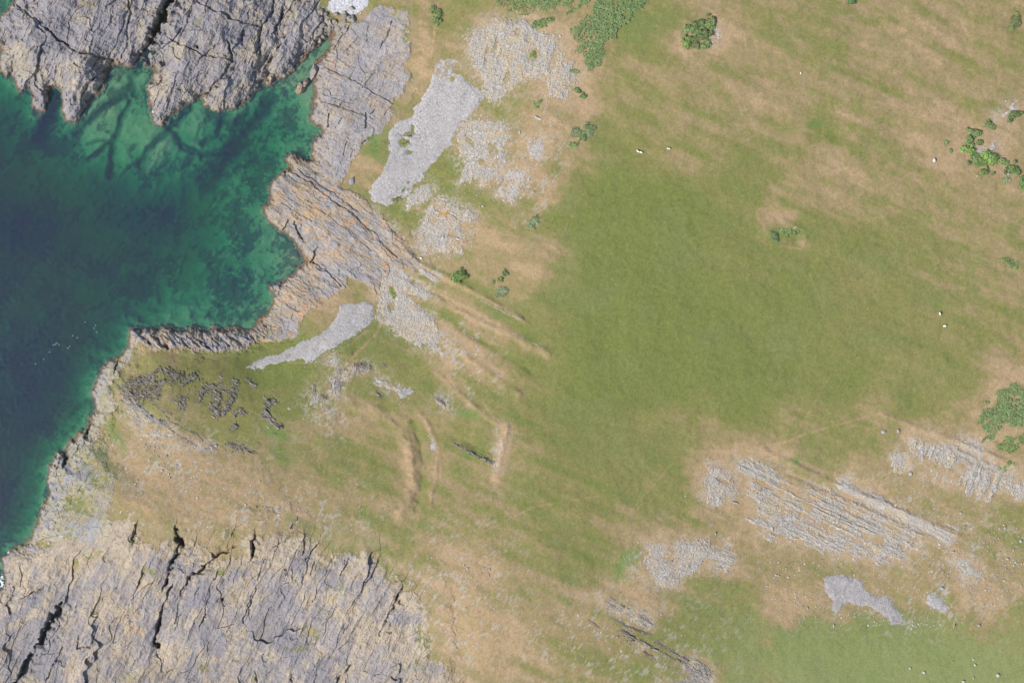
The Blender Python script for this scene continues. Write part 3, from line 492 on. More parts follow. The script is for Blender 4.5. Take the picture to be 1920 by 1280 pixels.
# ------------------------------------------------------------------ rock builders
def region(poly, step, pad=14):
    P = np.array(poly, float); u0 = max(P[:, 0].min() - pad, -170); u1 = min(P[:, 0].max() + pad, 2090); v0 = max(P[:, 1].min() - pad, -130); v1 = min(P[:, 1].max() + pad, 1410)
    return np.meshgrid(np.arange(u0, u1 + step, step), np.arange(v0, v1 + step, step))
def sheet(name, U, V, d, alb, m, cut=-.55, extra=None, smooth=False, gz=None, **tags):
    z0 = G(U, V) if gz is None else gz
    x, y = P3(U, V, z0)
    co = np.stack([x, y, z0 + d], -1).reshape(-1, 3)
    ok = d > cut
    if extra is not None: ok &= extra
    keep = ok[:-1, :-1] | ok[1:, :-1] | ok[:-1, 1:] | ok[1:, 1:]
    F = grid_faces(U.shape[1], U.shape[0], keep)
    co, F, a = compact(co, F, alb.reshape(-1, 3))
    o = put(name, mesh_from(name, co, F, a, m, smooth), **tags)
    if tags.get('kind') != 'structure': origin_to_base(o)
    return o
def cliff(name, key, ang, fine, stretch, cracks, tone, seed, ang2=None, amp2=0, veg=None, broad=.8, W=20, ochre=(), greys=(), fu=-200, envw=16, fac=(40, 1.0), wv_=0, fst=1.6):
    P = BIG[key]
    U, V = region(P, 1.0, 26)
    z0 = G(U, V); sc = sdc(U, V)
    wu = U + fbm(U / 32, V / 32, 5, seed, .6) * 18; wv = V + fbm(U / 32, V / 32, 5, seed + 1, .6) * 18
    if wv_: wu = wu + fbm(U / 70, V / 70, 4, seed + 70, .6) * wv_; wv = wv + fbm(U / 70, V / 70, 4, seed + 71, .6) * wv_
    sd = sdf(wu, wv, P)
    fade = (1 - sm(sd, 0, W)) * sm(sc, 6, 22) * sm(U, fu, fu + 110)
    w = fbm(U / 40, V / 40, 3, seed + 2) * 10
    a, b = rot(U + w * .4, V, ang)
    g0 = ridge(afbm(a / (70 * stretch), b / 42, 3, seed + 30, .45)); r1 = ridge(afbm(a / (30 * stretch), b / 15, 3, seed + 3)); r2 = afbm(a / (12 * stretch), b / 5.5, 3, seed + 4); r3 = ridge(afbm(a / (5 * stretch), b / 2.4, 2, seed + 5))
    iso = fbm(U / 9, V / 9, 5, seed + 40, .62); blk = ridge(fbm(U / 26, V / 26, 4, seed + 41)); d = broad * (.75 * g0 + .35 * r1 + .25 * blk) + fine * (.35 * r2 + .12 * r3 + .75 * iso)
    e = 0
    if ang2 is not None:
        a2, b2 = rot(U, V + w * .6, ang2); e = afbm(a2 / 70, b2 / 10, 4, seed + 6); q = e * 3; d = d + amp2 * (e + .35 * (np.floor(q) + sm(q - np.floor(q), .35, .5)) / 3)
    rid, gap = voro((a + r2 * 6) / 22, (b + r2 * 3) / 7, seed + 7); d += (rid - .5) * fine * .5 - fine * .10 * sm(gap, .10, .02)
    rid2, gap2 = voro((a + iso * 9) / 58, (b + iso * 6) / 24, seed + 50); d += (rid2 - .5) * broad * .3
    wf1 = fbm(U / 50, V / 50, 3, seed + 60) * .35; wf2 = fbm(U / 50, V / 50, 3, seed + 61) * .35
    fh, ft = facets(a / (fac[0] * fst) + wf1, b / fac[0] + wf2, seed + 51, fac[1]); fh2, ft2 = facets(a / (fac[0] * fst * .4) + wf1 + iso * .1, b / (fac[0] * .34) + wf2 + iso * .1, seed + 52, fac[1] * .4)
    d += fh + fh2
    thin = sm(r2 + .5 * vn(a / 9, b / 2.2, seed + 31), .62, .95); d -= thin * fine * .5
    env = np.clip(sd / envw + .2, 0, 1)
    shore = sm(sc, -10, 8)
    d = d * env * (1 - .6 * fade) * (.25 + .75 * shore) + (.7 - .55 * sm(sc, 8, 24)) * np.clip(sd / 8, -1.8, .6) + .3 * shore
    d -= trench(U, V, cracks) * env
    nv = fbm(U / 6, V / 6, 5, seed + 14, .65) * .5 + .5
    mos = sm(nv + fade - 1.0, -.10, .10)
    d -= mos * .12 + fade * .22 * env
    d -= 3.0 * sm(sc, -7, -15)
    z = z0 + d
    n1 = fbm(U / 34, V / 34, 5, seed + 8, .6); n2 = afbm(a / 26, b / 8, 5, seed + 9, .68) * .7 + fbm(U / 12, V / 12, 5, seed + 42, .65) * .5
    c = mixc(np.broadcast_to(C(*tone[0]), U.shape + (3,)), C(*tone[1]), sm(n1 * .9 + n2 * .9 + tone[3] + .12 + .5 * (1 - sm(sd, W * .3, W * 1.4)) * sm(sc, 6, 22), -.25, .5))
    c = mixc(c, C(*tone[2]), sm(fbm(U / 16, V / 16, 4, seed + 10) + tone[4], .3, .7) * .8)
    c = mixc(c, C(206, 196, 178), sm(vn(a / 6, b / 1.8, seed + 33) + n2 * .6, .45, .8) * .45)
    c = mixc(c, C(132, 128, 134), sm(afbm(a / 14, b / 2.6, 3, seed + 34), .28, .6) * .5)
    c = c * (1 + .13 * vn(U / 2.0, V / 2.0, seed + 11) + .10 * (rid - .5) + .06 * (rid2 - .5) + .14 * (ft - .5) + .10 * (ft2 - .5))[..., None]
    for (x_, y_, rx, ry) in ochre:
        t = np.exp(-(((wu - x_) / rx) ** 2 + ((wv - y_) / ry) ** 2)); c = mixc(c, C(200, 170, 128), sm(t * 1.1 + nv * 1.4 - 1.35, -.05, .5) * .65)
    for (x_, y_, rx, ry) in greys:  # grey rock; on the sea cliff also shade painted into slab faces
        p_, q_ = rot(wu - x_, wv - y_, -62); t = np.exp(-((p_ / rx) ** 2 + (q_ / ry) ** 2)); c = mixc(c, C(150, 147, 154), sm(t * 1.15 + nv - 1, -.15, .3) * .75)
    c = mixc(c, C(196, 184, 162), sm(z, 3.4, 2.0) * sm(z, .7, 1.4) * .22)
    tide = sm(z + fbm(U / 8, V / 8, 4, seed + 13) * .7, 1.3, .2); c = mixc(c, C(140, 112, 80), tide * .9)
    ga = ground_albedo(U, V, z0)
    c = mixc(c, ga, sm(z, -.15, -.9))
    c = mixc(c, ga, mos * .9)
    if veg is not None:
        vg = np.zeros(U.shape)
        for (x_, y_, rx, ry, k) in veg: vg = np.maximum(vg, k * np.exp(-(((U - x_) / rx) ** 2 + ((V - y_) / ry) ** 2)))
        t = sm(nv + vg - 1.0, -.12, .12) * (vg > .02)
        gcol = mixc(np.broadcast_to(C(130, 138, 76), U.shape + (3,)), C(168, 156, 108), sm(fbm(U / 25, V / 25, 3, seed + 15), -.2, .3))
        c = mixc(c, gcol, t * .85)
    return sheet(name, U, V, d, c, M_ROCK, cut=-.8, extra=(sd > -12) & (sc > -16), gz=z0, kind='structure')

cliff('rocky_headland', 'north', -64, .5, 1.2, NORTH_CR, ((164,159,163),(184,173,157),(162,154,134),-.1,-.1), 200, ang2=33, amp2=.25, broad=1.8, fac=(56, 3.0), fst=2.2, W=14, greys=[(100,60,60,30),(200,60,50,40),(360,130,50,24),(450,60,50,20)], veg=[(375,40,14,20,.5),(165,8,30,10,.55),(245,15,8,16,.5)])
cliff('rock_slope', 'slab', -64, .42, 1.7, SLAB_CR, ((170,166,168),(182,168,154),(190,164,138),-.1,-.05), 300, ang2=27, amp2=.18, broad=.25, fac=(36, .6), W=14, veg=[(655,146,8,3,.7),(675,155,8,3,.6),(630,200,12,3,.75),(665,188,10,3,.6),(640,207,8,3,.7),(760,60,10,60,.55),(742,30,12,16,.6),(770,140,8,30,.6),(668,318,8,6,.8)])
cliff('rock_platform', 'platform', 36, .45, 1.8, PLAT_CR, ((168,164,164),(184,164,140),(204,162,124),0.0,.05), 400, ang2=-55, amp2=.22, broad=.4, fac=(30, .6), W=9, ochre=[(620,480,30,30),(560,350,30,16),(600,400,40,20),(540,580,24,20),(560,640,20,14),(520,330,14,10)], veg=[(660,540,20,12,.6),(700,500,30,30,.4),(690,420,12,18,.5),(640,555,25,8,.7),(300,655,60,7,.55),(440,655,60,7,.55),(600,370,30,6,.45)])
cliff('cove_rocks', 'cove', 42, .9, 2.2, COVE_CR, ((166,162,168),(184,168,148),(196,164,130),.0,.0), 450, broad=1.4, W=10)
cliff('cliff_edge', 'rim', -62, .40, 2.4, RIM_CR, ((170,168,170),(182,172,150),(176,168,120),.05,.15), 500, broad=.35, W=30, ochre=[(236,990,10,24),(222,850,6,12),(226,945,6,20),(222,800,5,8)], veg=[(190,860,40,90,.62),(150,940,50,60,.6),(222,830,8,35,.95),(215,790,6,25,.8),(240,690,14,20,.55),(120,990,40,20,.55)])
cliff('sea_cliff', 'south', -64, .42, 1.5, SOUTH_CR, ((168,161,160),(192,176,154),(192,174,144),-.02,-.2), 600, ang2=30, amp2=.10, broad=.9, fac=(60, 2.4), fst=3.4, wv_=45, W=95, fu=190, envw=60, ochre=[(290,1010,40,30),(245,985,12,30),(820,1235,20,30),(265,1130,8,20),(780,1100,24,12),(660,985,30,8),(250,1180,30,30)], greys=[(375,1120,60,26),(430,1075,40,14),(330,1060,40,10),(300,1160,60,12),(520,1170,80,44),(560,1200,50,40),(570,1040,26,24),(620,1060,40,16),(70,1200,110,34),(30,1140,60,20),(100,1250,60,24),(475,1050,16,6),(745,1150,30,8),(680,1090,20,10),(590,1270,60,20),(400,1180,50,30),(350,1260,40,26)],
      veg=[(620,1130,20,60,.42),(585,1185,20,24,.62),(640,1100,12,30,.55),(560,1215,40,10,.6),(415,1072,10,10,.95),(285,1070,10,8,.85),(250,1015,10,8,.7),(760,1080,40,30,.4),(800,1180,40,70,.5),(130,1000,60,14,.6),(380,1160,12,24,.5),(240,1270,30,14,.6),(480,1270,12,10,.7),(380,1250,30,14,.55),(780,1250,60,24,.5),(180,1040,60,20,.45),(480,1180,60,80,.36)])

# ------------------------------------------------------------------ outcrops: blocky limestone standing out of the turf
def build_outcrop(label, poly, ang, cell=4.0, asp=1.8, amp=.55, cover=.3, tone=(190,183,174), tone2=(200,184,158), seed=1, step=1.0, orange=None, holes=(), cracks=(), group='limestone outcrops in the turf', name='rock_outcrop', warp=1.0, bands=.12):
    U, V = region(poly, step, 12)
    z0 = G(U, V); amp = amp * .42; cell = cell * .85
    wu = U + fbm(U / 14, V / 14, 5, seed, .7) * 11 * warp; wv = V + fbm(U / 14, V / 14, 5, seed + 1, .7) * 10 * warp
    sd = sdf(wu, wv, poly)
    w = fbm(U / 22, V / 22, 3, seed + 2) * 5
    a, b = rot(U + w, V + w * .5, ang)
    rid, gap = voro((a + fbm(U / 6, V / 6, 2, seed + 12) * 2) / (cell * asp), (b + fbm(U / 6, V / 6, 2, seed + 13) * 2) / cell, seed + 3)
    big = fbm(U / 24, V / 24, 4, seed + 4)
    streak = afbm(a / 34, b / 5, 4, seed + 5, .6)
    d = (rid - .35) * amp - amp * .5 * sm(gap, .22, .03) + big * amp * .7 + streak * amp * .9 + .16 * np.clip(sd / 6, -4, .6) + cover * .5 * np.clip(sd / 9, 0, 1)
    bd = afbm(a / 150, b / 9, 3, seed + 30, .5); d += bands * bd
    d += .05 * vn(U / 1.7, V / 1.7, seed + 6)
    hol = np.zeros(U.shape)
    for (x_, y_, rx, ry, an) in holes:
        p, q = rot(wu * .5 + U * .5 - x_, wv * .5 + V * .5 - y_, an); hol = np.maximum(hol, np.exp(-((p / rx) ** 2 + (q / ry) ** 2)))
    d -= hol * .9
    d -= trench(U, V, cracks)
    c = mixc(np.broadcast_to(C(*tone), U.shape + (3,)), C(*tone2), sm(fbm(U / 18, V / 18, 4, seed + 7) + streak * .5, -.1, .5))
    c = mixc(c, C(214, 208, 198), sm(rid, .72, .95) * .6)
    c = mixc(c, C(146, 142, 136), sm(gap, .12, .02) * .35 + sm(vn(a / 7, b / 2, seed + 21), .5, .8) * .25)
    c = c * (1 + .15 * vn(U / 1.9, V / 1.9, seed + 8))[..., None]
    ga = ground_albedo(U, V, z0); t = sm(fbm(U / 6, V / 6, 5, seed + 20, .72) * .5 + .5 + (1 - sm(sd, -6, 20)) * .55 + hol - bd * bands * 1.6 - 1.0, -.12, .16)
    c = mixc(c, ga, t * .85)
    for (x_, y_, rx, ry) in (orange or ()):
        c = mixc(c, C(216, 170, 96), np.exp(-(((wu - x_) / rx) ** 2 + ((wv - y_) / ry) ** 2)) * .75)
    return sheet(name, U, V, d, c, M_ROCK, cut=-.25, extra=sd > -12, gz=z0, label=label, cat='rock outcrop', group=group)
for a_, k_ in OUTS: build_outcrop(*a_, **k_)

# ------------------------------------------------------------------ stones and scree
CUBE = np.array([(-1,-1,-1),(1,-1,-1),(1,1,-1),(-1,1,-1),(-1,-1,1),(1,-1,1),(1,1,1),(-1,1,1)], float) * .5
CF = np.array([(3,2,1,0),(4,5,6,7),(0,1,5,4),(1,2,6,5),(2,3,7,6),(3,0,4,7)])
def stones(u, v, size, rng, tones, flat=.7, tilt=.35, dz=0.0, lift=None, z=None, strike=None):
    n = len(u); z = G(u, v) if z is None else z
    x, y = P3(u, v, z)
    B = CUBE[None] * (1 + rng.uniform(-.32, .32, (n, 8, 3)))
    B[:, 4:, :2] *= .72
    s = np.stack([size * rng.uniform(.8, 1.5, n), size * rng.uniform(.65, 1.1, n), size * flat * rng.uniform(.7, 1.2, n)], -1)
    B = B * s[:, None]
    if strike is not None: s[:, 0] *= 2.3; s[:, 1] *= .85
    B = B if strike is None else CUBE[None] * (1 + rng.uniform(-.3, .3, (n, 8, 3))) * s[:, None]
    th = rng.uniform(0, 6.28, n) if strike is None else math.radians(-strike) + rng.normal(0, .14, n); tl = rng.normal(0, tilt, n)
    c, q = np.cos(tl)[:, None], np.sin(tl)[:, None]; X = B[..., 0] * c - B[..., 2] * q; Zz = B[..., 0] * q + B[..., 2] * c
    c, q = np.cos(th)[:, None], np.sin(th)[:, None]; X2 = X * c - B[..., 1] * q; Y2 = X * q + B[..., 1] * c
    co = np.stack([X2 + x[:, None], Y2 + y[:, None], Zz + (z + dz + size * flat * .25)[:, None]], -1).reshape(-1, 3)
    F = (CF[None] + (np.arange(n) * 8)[:, None, None]).reshape(-1, 4)
    t = np.array([C(*k) for k in tones]); w = rng.uniform(0, 1, (n, 1)); ii = rng.integers(0, len(t), n); jj = rng.integers(0, len(t), n)
    col = (t[ii] * w + t[jj] * (1 - w)) * rng.uniform(.86, 1.12, (n, 1)) * (1 + .16 * afbm((u * .5 - v * .85) / 60, (u * .85 + v * .5) / 9, 4, 905) + .12 * fbm(u / 18, v / 18, 4, 909))[:, None]
    return co, F, np.repeat(col, 8, 0)
def scree(label, poly, n, size, tones, seed, bump=.35, holes=()):
    U, V = region(poly, 1.5, 8); z0 = G(U, V)
    wu = U + fbm(U / 12, V / 12, 3, seed) * 6; wv = V + fbm(U / 12, V / 12, 3, seed + 1) * 6
    def dd(U, V, wu, wv):
        sd = sdf(wu, wv, poly); d = .3 * np.clip(sd / 5, -2, 1) + .10 * fbm(U / 30, V / 30, 2, seed + 3) + bump * .25 * fbm(U / 12, V / 12, 2, seed + 2) * np.clip(sd / 10, 0, 1)
        for (x_, y_, rx, ry) in holes: d = d - 1.0 * np.exp(-(((wu - x_) / rx) ** 2 + ((wv - y_) / ry) ** 2))
        return sd, d
    sd, d = dd(U, V, wu, wv)
    d2 = d + .10 * vn(U / 1.8, V / 1.8, seed + 6)
    t0 = C(*tones[0]); c = np.broadcast_to(t0, U.shape + (3,)) * (1 + .16 * vn(U / 2.0, V / 2.0, seed + 4) + .16 * afbm((U * .5 - V * .85) / 60, (U * .85 + V * .5) / 9, 4, seed + 5) + .12 * fbm(U / 18, V / 18, 4, seed + 9))[..., None]
    x, y = P3(U, V, z0); co = np.stack([x, y, z0 + d2], -1).reshape(-1, 3)
    ok = (d2 > -.3) & (sd > -9); keep = ok[:-1, :-1] | ok[1:, :-1] | ok[:-1, 1:] | ok[1:, 1:]
    co, F, a = compact(co, grid_faces(U.shape[1], U.shape[0], keep), c.reshape(-1, 3))
    rng = np.random.default_rng(seed); P = np.array(poly); k = n * 5
    u = rng.uniform(P[:, 0].min() - 6, P[:, 0].max() + 6, k); v = rng.uniform(P[:, 1].min() - 6, P[:, 1].max() + 6, k)
    u2 = u + fbm(u / 12, v / 12, 3, seed) * 6; v2 = v + fbm(u / 12, v / 12, 3, seed + 1) * 6
    s2, dz = dd(u, v, u2, v2); sel = np.where((dz > .0) | ((s2 > -16) & (rng.uniform(0, 1, k) < .10 * np.exp(np.minimum(s2, 0) / 7))))[0][:n]
    co2, F2, a2 = stones(u[sel], v[sel], size * rng.lognormal(0, .35, len(sel)), rng, tones, dz=np.maximum(dz[sel], 0) - .04, flat=.55)
    co3 = np.concatenate([co, co2]); F3 = np.concatenate([F, F2 + len(co)]); a3 = np.concatenate([a, a2])
    o = put('scree', mesh_from('scree', co3, F3, a3, M_SCREE), label=label, cat='scree', kind='stuff'); origin_to_base(o)
SC = [(194,190,189),(201,197,196),(186,182,182),(208,204,200),(190,185,179)]
scree('large pale grey scree fan, widest at the top right of the cove', [(820,112),(840,106),(862,110),(870,125),(862,135),(875,148),(890,165),(902,180),(898,195),(885,210),(868,225),(850,250),(848,270),(830,285),(812,305),(795,325),(770,355),(745,375),(722,384),(700,378),(695,360),(702,340),(718,318),(728,290),(732,262),(728,245),(745,230),(775,220),(780,205),(800,180),(808,150),(805,130)], 19000, .155, SC, 5000, holes=[(858,128,4,8),(760,268,12,4),(766,250,20,5),(752,262,7,5),(775,240,6,9),(845,148,3,4),(768,285,8,4)])
scree('smaller grey scree tongue tapering left below the cove', [(640,572),(660,564),(690,568),(700,576),(698,592),(688,608),(670,622),(650,635),(630,645),(608,660),(590,672),(570,676),(545,680),(520,684),(490,688),(462,691),(455,688),(472,676),(488,668),(520,660),(545,650),(568,640),(590,630),(612,620),(628,600)], 11000, .15, SC, 5100)
scree('grey stone spread with a ragged lower edge, bottom right', [(1550,1088),(1570,1086),(1582,1080),(1600,1082),(1620,1092),(1630,1108),(1645,1118),(1662,1120),(1675,1135),(1690,1152),(1685,1165),(1694,1170),(1670,1172),(1664,1160),(1655,1148),(1640,1140),(1622,1136),(1600,1132),(1590,1125),(1580,1130),(1570,1148),(1562,1140),(1560,1120),(1550,1105)], 6000, .155, [(184,178,178),(196,191,189),(170,165,166),(206,201,196)], 5200)
scree('little grey stone patch right of the ragged stone spread', [(1745,1114),(1755,1112),(1762,1120),(1772,1135),(1778,1148),(1768,1152),(1758,1140),(1744,1128)], 700, .2, SC, 5300)
scree('small oval of grey pebbles in the turf of the headland', [(748,738),(758,733),(768,731),(773,736),(770,743),(760,746),(750,745)], 500, .18, SC, 5400, bump=0)
scree('narrow sliver of grey pebbles in a turf furrow', [(801,812),(806,810),(812,828),(824,844),(820,848),(808,832)], 300, .18, SC, 5500, bump=0)
scree('white sunlit shingle at the top edge among the shore rocks', [(622,-40),(700,-40),(690,10),(672,22),(655,28),(630,26),(612,18),(618,0)], 3000, .24, [(232,232,238),(244,244,248),(214,214,222),(224,222,226)], 5600)
scree('faint grey stones in the turf at the top of the upper meadow', [(860,4),(885,2),(890,14),(872,20),(858,14)], 60, .28, SC, 5700, bump=0) if False else None

def stray(label, spots, seed, size, tones, cat='loose stones'):
    rng = np.random.default_rng(seed); us, vs = [], []
    for (x_, y_, rx, ry, n) in spots:
        us.append(rng.normal(x_, rx * .55, n)); vs.append(rng.normal(y_, ry * .55, n))
    u = np.concatenate(us); v = np.concatenate(vs); ok = (G(u, v) > 1) & (u < 1960) & (v < 1300); u, v = u[ok], v[ok]
    co, F, a = stones(u, v, size * rng.lognormal(0, .45, len(u)), rng, tones, flat=.6)
    o = put('stone_litter', mesh_from('stone_litter', co, F, a, M_SCREE), label=label, cat=cat, kind='stuff'); origin_to_base(o)
PALE = [(214,210,204),(200,196,190),(224,220,214),(186,182,176)]
stray('thin litter of pale stones over the dry turf at the lower right', [(1830,1010,90,50,260),(1780,1070,110,40,260),(1850,1110,60,40,220),(1620,1160,110,24,220),(1750,1165,60,20,120),(1450,1080,50,30,90),(1560,1060,110,16,120),(1680,950,70,30,140),(1900,1040,30,60,120),(1520,1120,60,30,80)], 81, .19, PALE)
stray('small grey and white stones strewn over the dry headland crest', [(270,820,40,40,200),(340,860,70,40,240),(240,900,30,60,160),(400,900,90,40,160),(480,960,120,30,200),(580,960,120,30,160),(190,850,40,70,200),(600,770,40,24,120)], 82, .22, PALE + [(160,156,154)])
stray('sprinkled white stones on the brown slope beside the upper outcrops', [(1000,280,50,60,120),(970,350,30,30,80),(1030,210,40,30,60),(900,360,50,30,40),(880,440,20,40,60),(900,650,70,60,70),(820,470,40,20,40)], 83, .19, PALE)
stray('stones sprinkled over the dry turf below the pasture', [(1220,1060,70,50,120),(1320,1050,60,40,90),(1150,1180,120,50,120),(900,1110,90,90,140),(860,1060,70,40,120),(830,1240,50,60,90)], 84, .20, PALE + [(170,160,146)])

# ------------------------------------------------------------------ rock teeth and ledges made of standing blocks
LOOSE = []
def teeth(label, rows, size, seed, tone=((158,152,142),(172,163,146),(138,132,122)), cat='rock outcrop', name='rock_teeth', group='rows of upright rocks on the grassy headland', tall=1.25):
    rng = np.random.default_rng(seed)
    rows = sorted(rows, key=lambda q: sum(p[0] for p in q[0]) / len(q[0]))
    side = {1: [''], 2: ['left row of the ', 'right row of the '], 3: ['left row of the ', 'middle row of the ', 'right row of the '], 4: ['far left row of the ', 'left inner row of the ', 'right inner row of the ', 'far right row of the ']}[len(rows)]
    for (pl, w, n), pre in zip(rows, side):
        n = int(n * 2.9)
        P = np.array(pl, float); L = np.hypot(*(P[1:] - P[:-1]).T); cs = np.concatenate([[0], np.cumsum(L)])
        def along(t):
            k = np.clip(np.searchsorted(cs, t) - 1, 0, len(L) - 1); f = (t - cs[k]) / L[k]; return P[k] + (P[k + 1] - P[k]) * f[:, None], (P[k + 1] - P[k]) / L[k][:, None]
        p, _ = along(rng.uniform(0, L.sum(), n)); far_ = rng.uniform(0, 1, n) < .22
        u = p[:, 0] + rng.normal(0, 1, n) * np.where(far_, w * 3.2, w * .8); v = p[:, 1] + rng.normal(0, 1, n) * np.where(far_, w * 3.2, w * .8)
        sz = size * .25 * rng.lognormal(0, .4, n)
        LOOSE.append((u[far_], v[far_], sz[far_]))
        u, v, sz = u[~far_], v[~far_], sz[~far_]
        co, F, a = stones(u, v, sz, rng, tone, flat=tall * 1.35, tilt=.3, strike=34)
        # the bed the blocks stand out of: a low broken rib of rock
        t = np.arange(0, L.sum() + 1.4, 1.4); t = np.minimum(t, L.sum()); q, dq = along(t); nq = np.stack([-dq[:, 1], dq[:, 0]], -1); m = 5; R = []
        for jx in range(m):
            o_ = (jx / (m - 1) - .5) * 2; hw = w * .6 * (1 + .5 * fbm(q[:, 0] / 6 + jx, q[:, 1] / 6, 2, seed)); uu = q[:, 0] + nq[:, 0] * o_ * hw; vv = q[:, 1] + nq[:, 1] * o_ * hw
            zz = G(uu, vv); xx, yy = P3(uu, vv, zz); R.append(np.stack([xx, yy, zz + .10 * (1 - o_ * o_ * 2.2) + .26 * fbm(uu / 3, vv / 3, 2, seed + 3) - .10], -1))
        R = np.stack(R, 1); nt = len(t); base = len(co); idx = base + np.arange(nt * m).reshape(nt, m)
        F2 = np.stack([idx[:-1, :-1], idx[:-1, 1:], idx[1:, 1:], idx[1:, :-1]], -1).reshape(-1, 4)
        if len(F2):
            e1 = R[0, 1] - R[0, 0]; e2 = R[1, 0] - R[0, 0]
            if e1[0] * e2[1] - e1[1] * e2[0] < 0: F2 = F2[:, ::-1]
        co = np.concatenate([co, R.reshape(-1, 3)]); F = np.concatenate([F, F2]); a = np.concatenate([a, np.repeat(C(*tone[0])[None], nt * m, 0) * rng.uniform(.85, 1.1, (nt * m, 1))])
        o = put(name, mesh_from(name, co, F, a, M_ROCK), label=pre + label, cat=cat, group=group); origin_to_base(o)
teeth('dense dark rock teeth at the seaward end of the headland', [([(225,735),(250,722),(290,712)],7,150),([(235,745),(270,742),(300,728)],7,150),([(240,722),(262,712),(288,702)],4,60)], .62, 91)
teeth('arc of dark rock teeth above the seaward cluster', [([(290,692),(312,696),(330,702)],4,60),([(262,715),(275,710),(288,703)],3,30),([(318,715),(330,705),(345,702)],3,40),([(300,722),(308,715)],3,24)], .66, 92)
teeth('steep rock teeth pair beside the middle of the grassy headland', [([(340,722),(352,712),(362,702)],2.6,44),([(352,708),(366,705)],2.4,24),([(288,748),(300,742)],3,24)], .72, 93)
teeth('leftmost hooked row of rock teeth on the green slope', [([(374,740),(380,732),(392,726),(404,722)],2.4,70),([(372,756),(376,742)],2,20),([(410,720),(420,716)],2.4,16)], .68, 94)
teeth('thick middle cluster of rock teeth on the green slope', [([(396,745),(405,735),(424,730)],2.6,60),([(394,760),(402,770),(412,778)],3,60),([(408,752),(412,742),(405,760)],2.6,40)], .72, 95)
teeth('right-hand hooked row of rock teeth on the green slope', [([(418,775),(426,765),(430,755),(440,738)],2.6,60),([(430,732),(442,728)],3,36),([(440,722),(448,718),(434,712)],3,30),([(436,780),(450,768),(458,775)],2.4,30)], .7, 96)
teeth('isolated pair of dark rocks above the hooked rows', [([(411,702),(415,708)],1.8,16),([(470,718),(478,726)],1.6,18),([(462,710),(468,715)],1.6,8)], .7, 97)
teeth('upright dark rock stack beside the end of the turf spur', [([(495,778),(505,785),(515,793),(525,800)],4,90),([(500,760),(510,750),(518,755)],3,40),([(496,775),(500,765)],2.4,20)], .78, 98)
teeth('low rock line on the crest right of the hooked rows', [([(425,830),(440,836),(458,842),(478,848)],2.6,80),([(430,805),(445,800)],2.4,18)], .62, 99)
teeth('long thin rock rib running down from the dark hollow', [([(300,765),(318,775),(336,790),(352,806)],1.2,70),([(285,755),(300,768),(320,790),(340,800)],1.4,60)], .55, 100)
teeth('lower thin rock rib edging the headland crest', [([(308,795),(330,812),(352,826),(362,834)],1.5,90),([(330,795),(350,806),(370,815),(380,826)],1.2,50)], .62, 101)
teeth('big dark crag in the hollow under the headland crest', [([(248,755),(262,765),(278,778),(290,790)],3.0,80),([(292,786),(300,794),(310,792)],2.5,36)], 1.0, 102, tone=((164,160,162),(178,174,168)))
teeth('scattered rock teeth in the turf below the middle cluster', [([(340,745),(345,760),(338,770)],4,50),([(318,748),(336,756)],3,30),([(330,770),(350,785)],2,20)], .6, 103)
G2 = 'thin rock ledges in the turf below the pasture'
teeth('upper thin grey ledge leading to the block heap', [([(1142,1118),(1160,1132),(1180,1142)],1.2,60)], .5, 110, group=G2, name='rock_ledge')
teeth('middle broken ledge of dark blocks', [([(1148,1155),(1165,1170),(1190,1180),(1220,1190)],1.6,60),([(1228,1200),(1240,1210),(1262,1220)],1.4,30)], .55, 111, group=G2, name='rock_ledge')
teeth('short blocky ledge at the left end of the long dark ledge', [([(1162,1180),(1175,1188),(1188,1200)],2,60)], .6, 112, group=G2, name='rock_ledge')
teeth('long dark ledge running to the bottom bouldery outcrop', [([(1200,1200),(1230,1218),(1262,1234),(1290,1248)],1.0,110)], .55, 113, group=G2, name='rock_ledge')
teeth('second ledge parallel to the long dark ledge, above it', [([(1228,1205),(1260,1222),(1288,1238)],1.1,60)], .5, 114, group=G2, name='rock_ledge')
teeth('lowest broken ledge left of the bottom bouldery outcrop', [([(1208,1222),(1228,1235),(1250,1245),(1275,1262)],2.2,90)], .6, 115, group=G2, name='rock_ledge')
teeth('small isolated rock cluster left of the ledges', [([(1105,1163),(1115,1170),(1122,1176)],2,30)], .5, 116, group=G2, name='rock_ledge')
teeth('straight low stone bank beside the tan strip on the headland', [([(845,829),(862,838),(882,848),(900,858),(922,868)],.9,150)], .55, 117, group='stone banks on the headland', name='stone_bank', cat='stone bank', tall=1.6, tone=((166,160,148),(150,142,128)))
teeth('short dark rocky notch above the stone bank', [([(815,745),(828,753),(836,760)],1.4,40),([(842,768),(852,774)],1,14)], .55, 118, group='stone banks on the headland', name='stone_bank', cat='stone bank')
teeth('thin pale stone line along the uppermost dry streak', [([(900,562),(925,574),(950,588),(985,603)],1.2,46)], .42, 122, tone=((206,196,176),(190,178,156)), group='stone banks on the headland', name='stone_line', cat='stone line', tall=.6)
teeth('faint stone line along the second dry streak', [([(960,624),(990,638),(1018,652)],1.6,24)], .4, 123, tone=((206,196,176),(190,178,156)), group='stone banks on the headland', name='stone_line', cat='stone line', tall=.6)
teeth('rim of dark rocks on top of the grey knoll', [([(664,686),(676,683),(694,690)],1.6,44),([(632,702),(640,694)],1.6,20)], .62, 119, group='stone banks on the headland', name='stone_bank', cat='stone bank')
teeth('small dark rocks beside the pebble oval', [([(708,740),(714,746)],2,20),([(750,758),(758,760)],1.5,12),([(704,732),(706,736)],1.5,10),([(718,682),(724,686)],1.8,22)], .55, 120, group='stone banks on the headland', name='stone_bank', cat='stone bank')
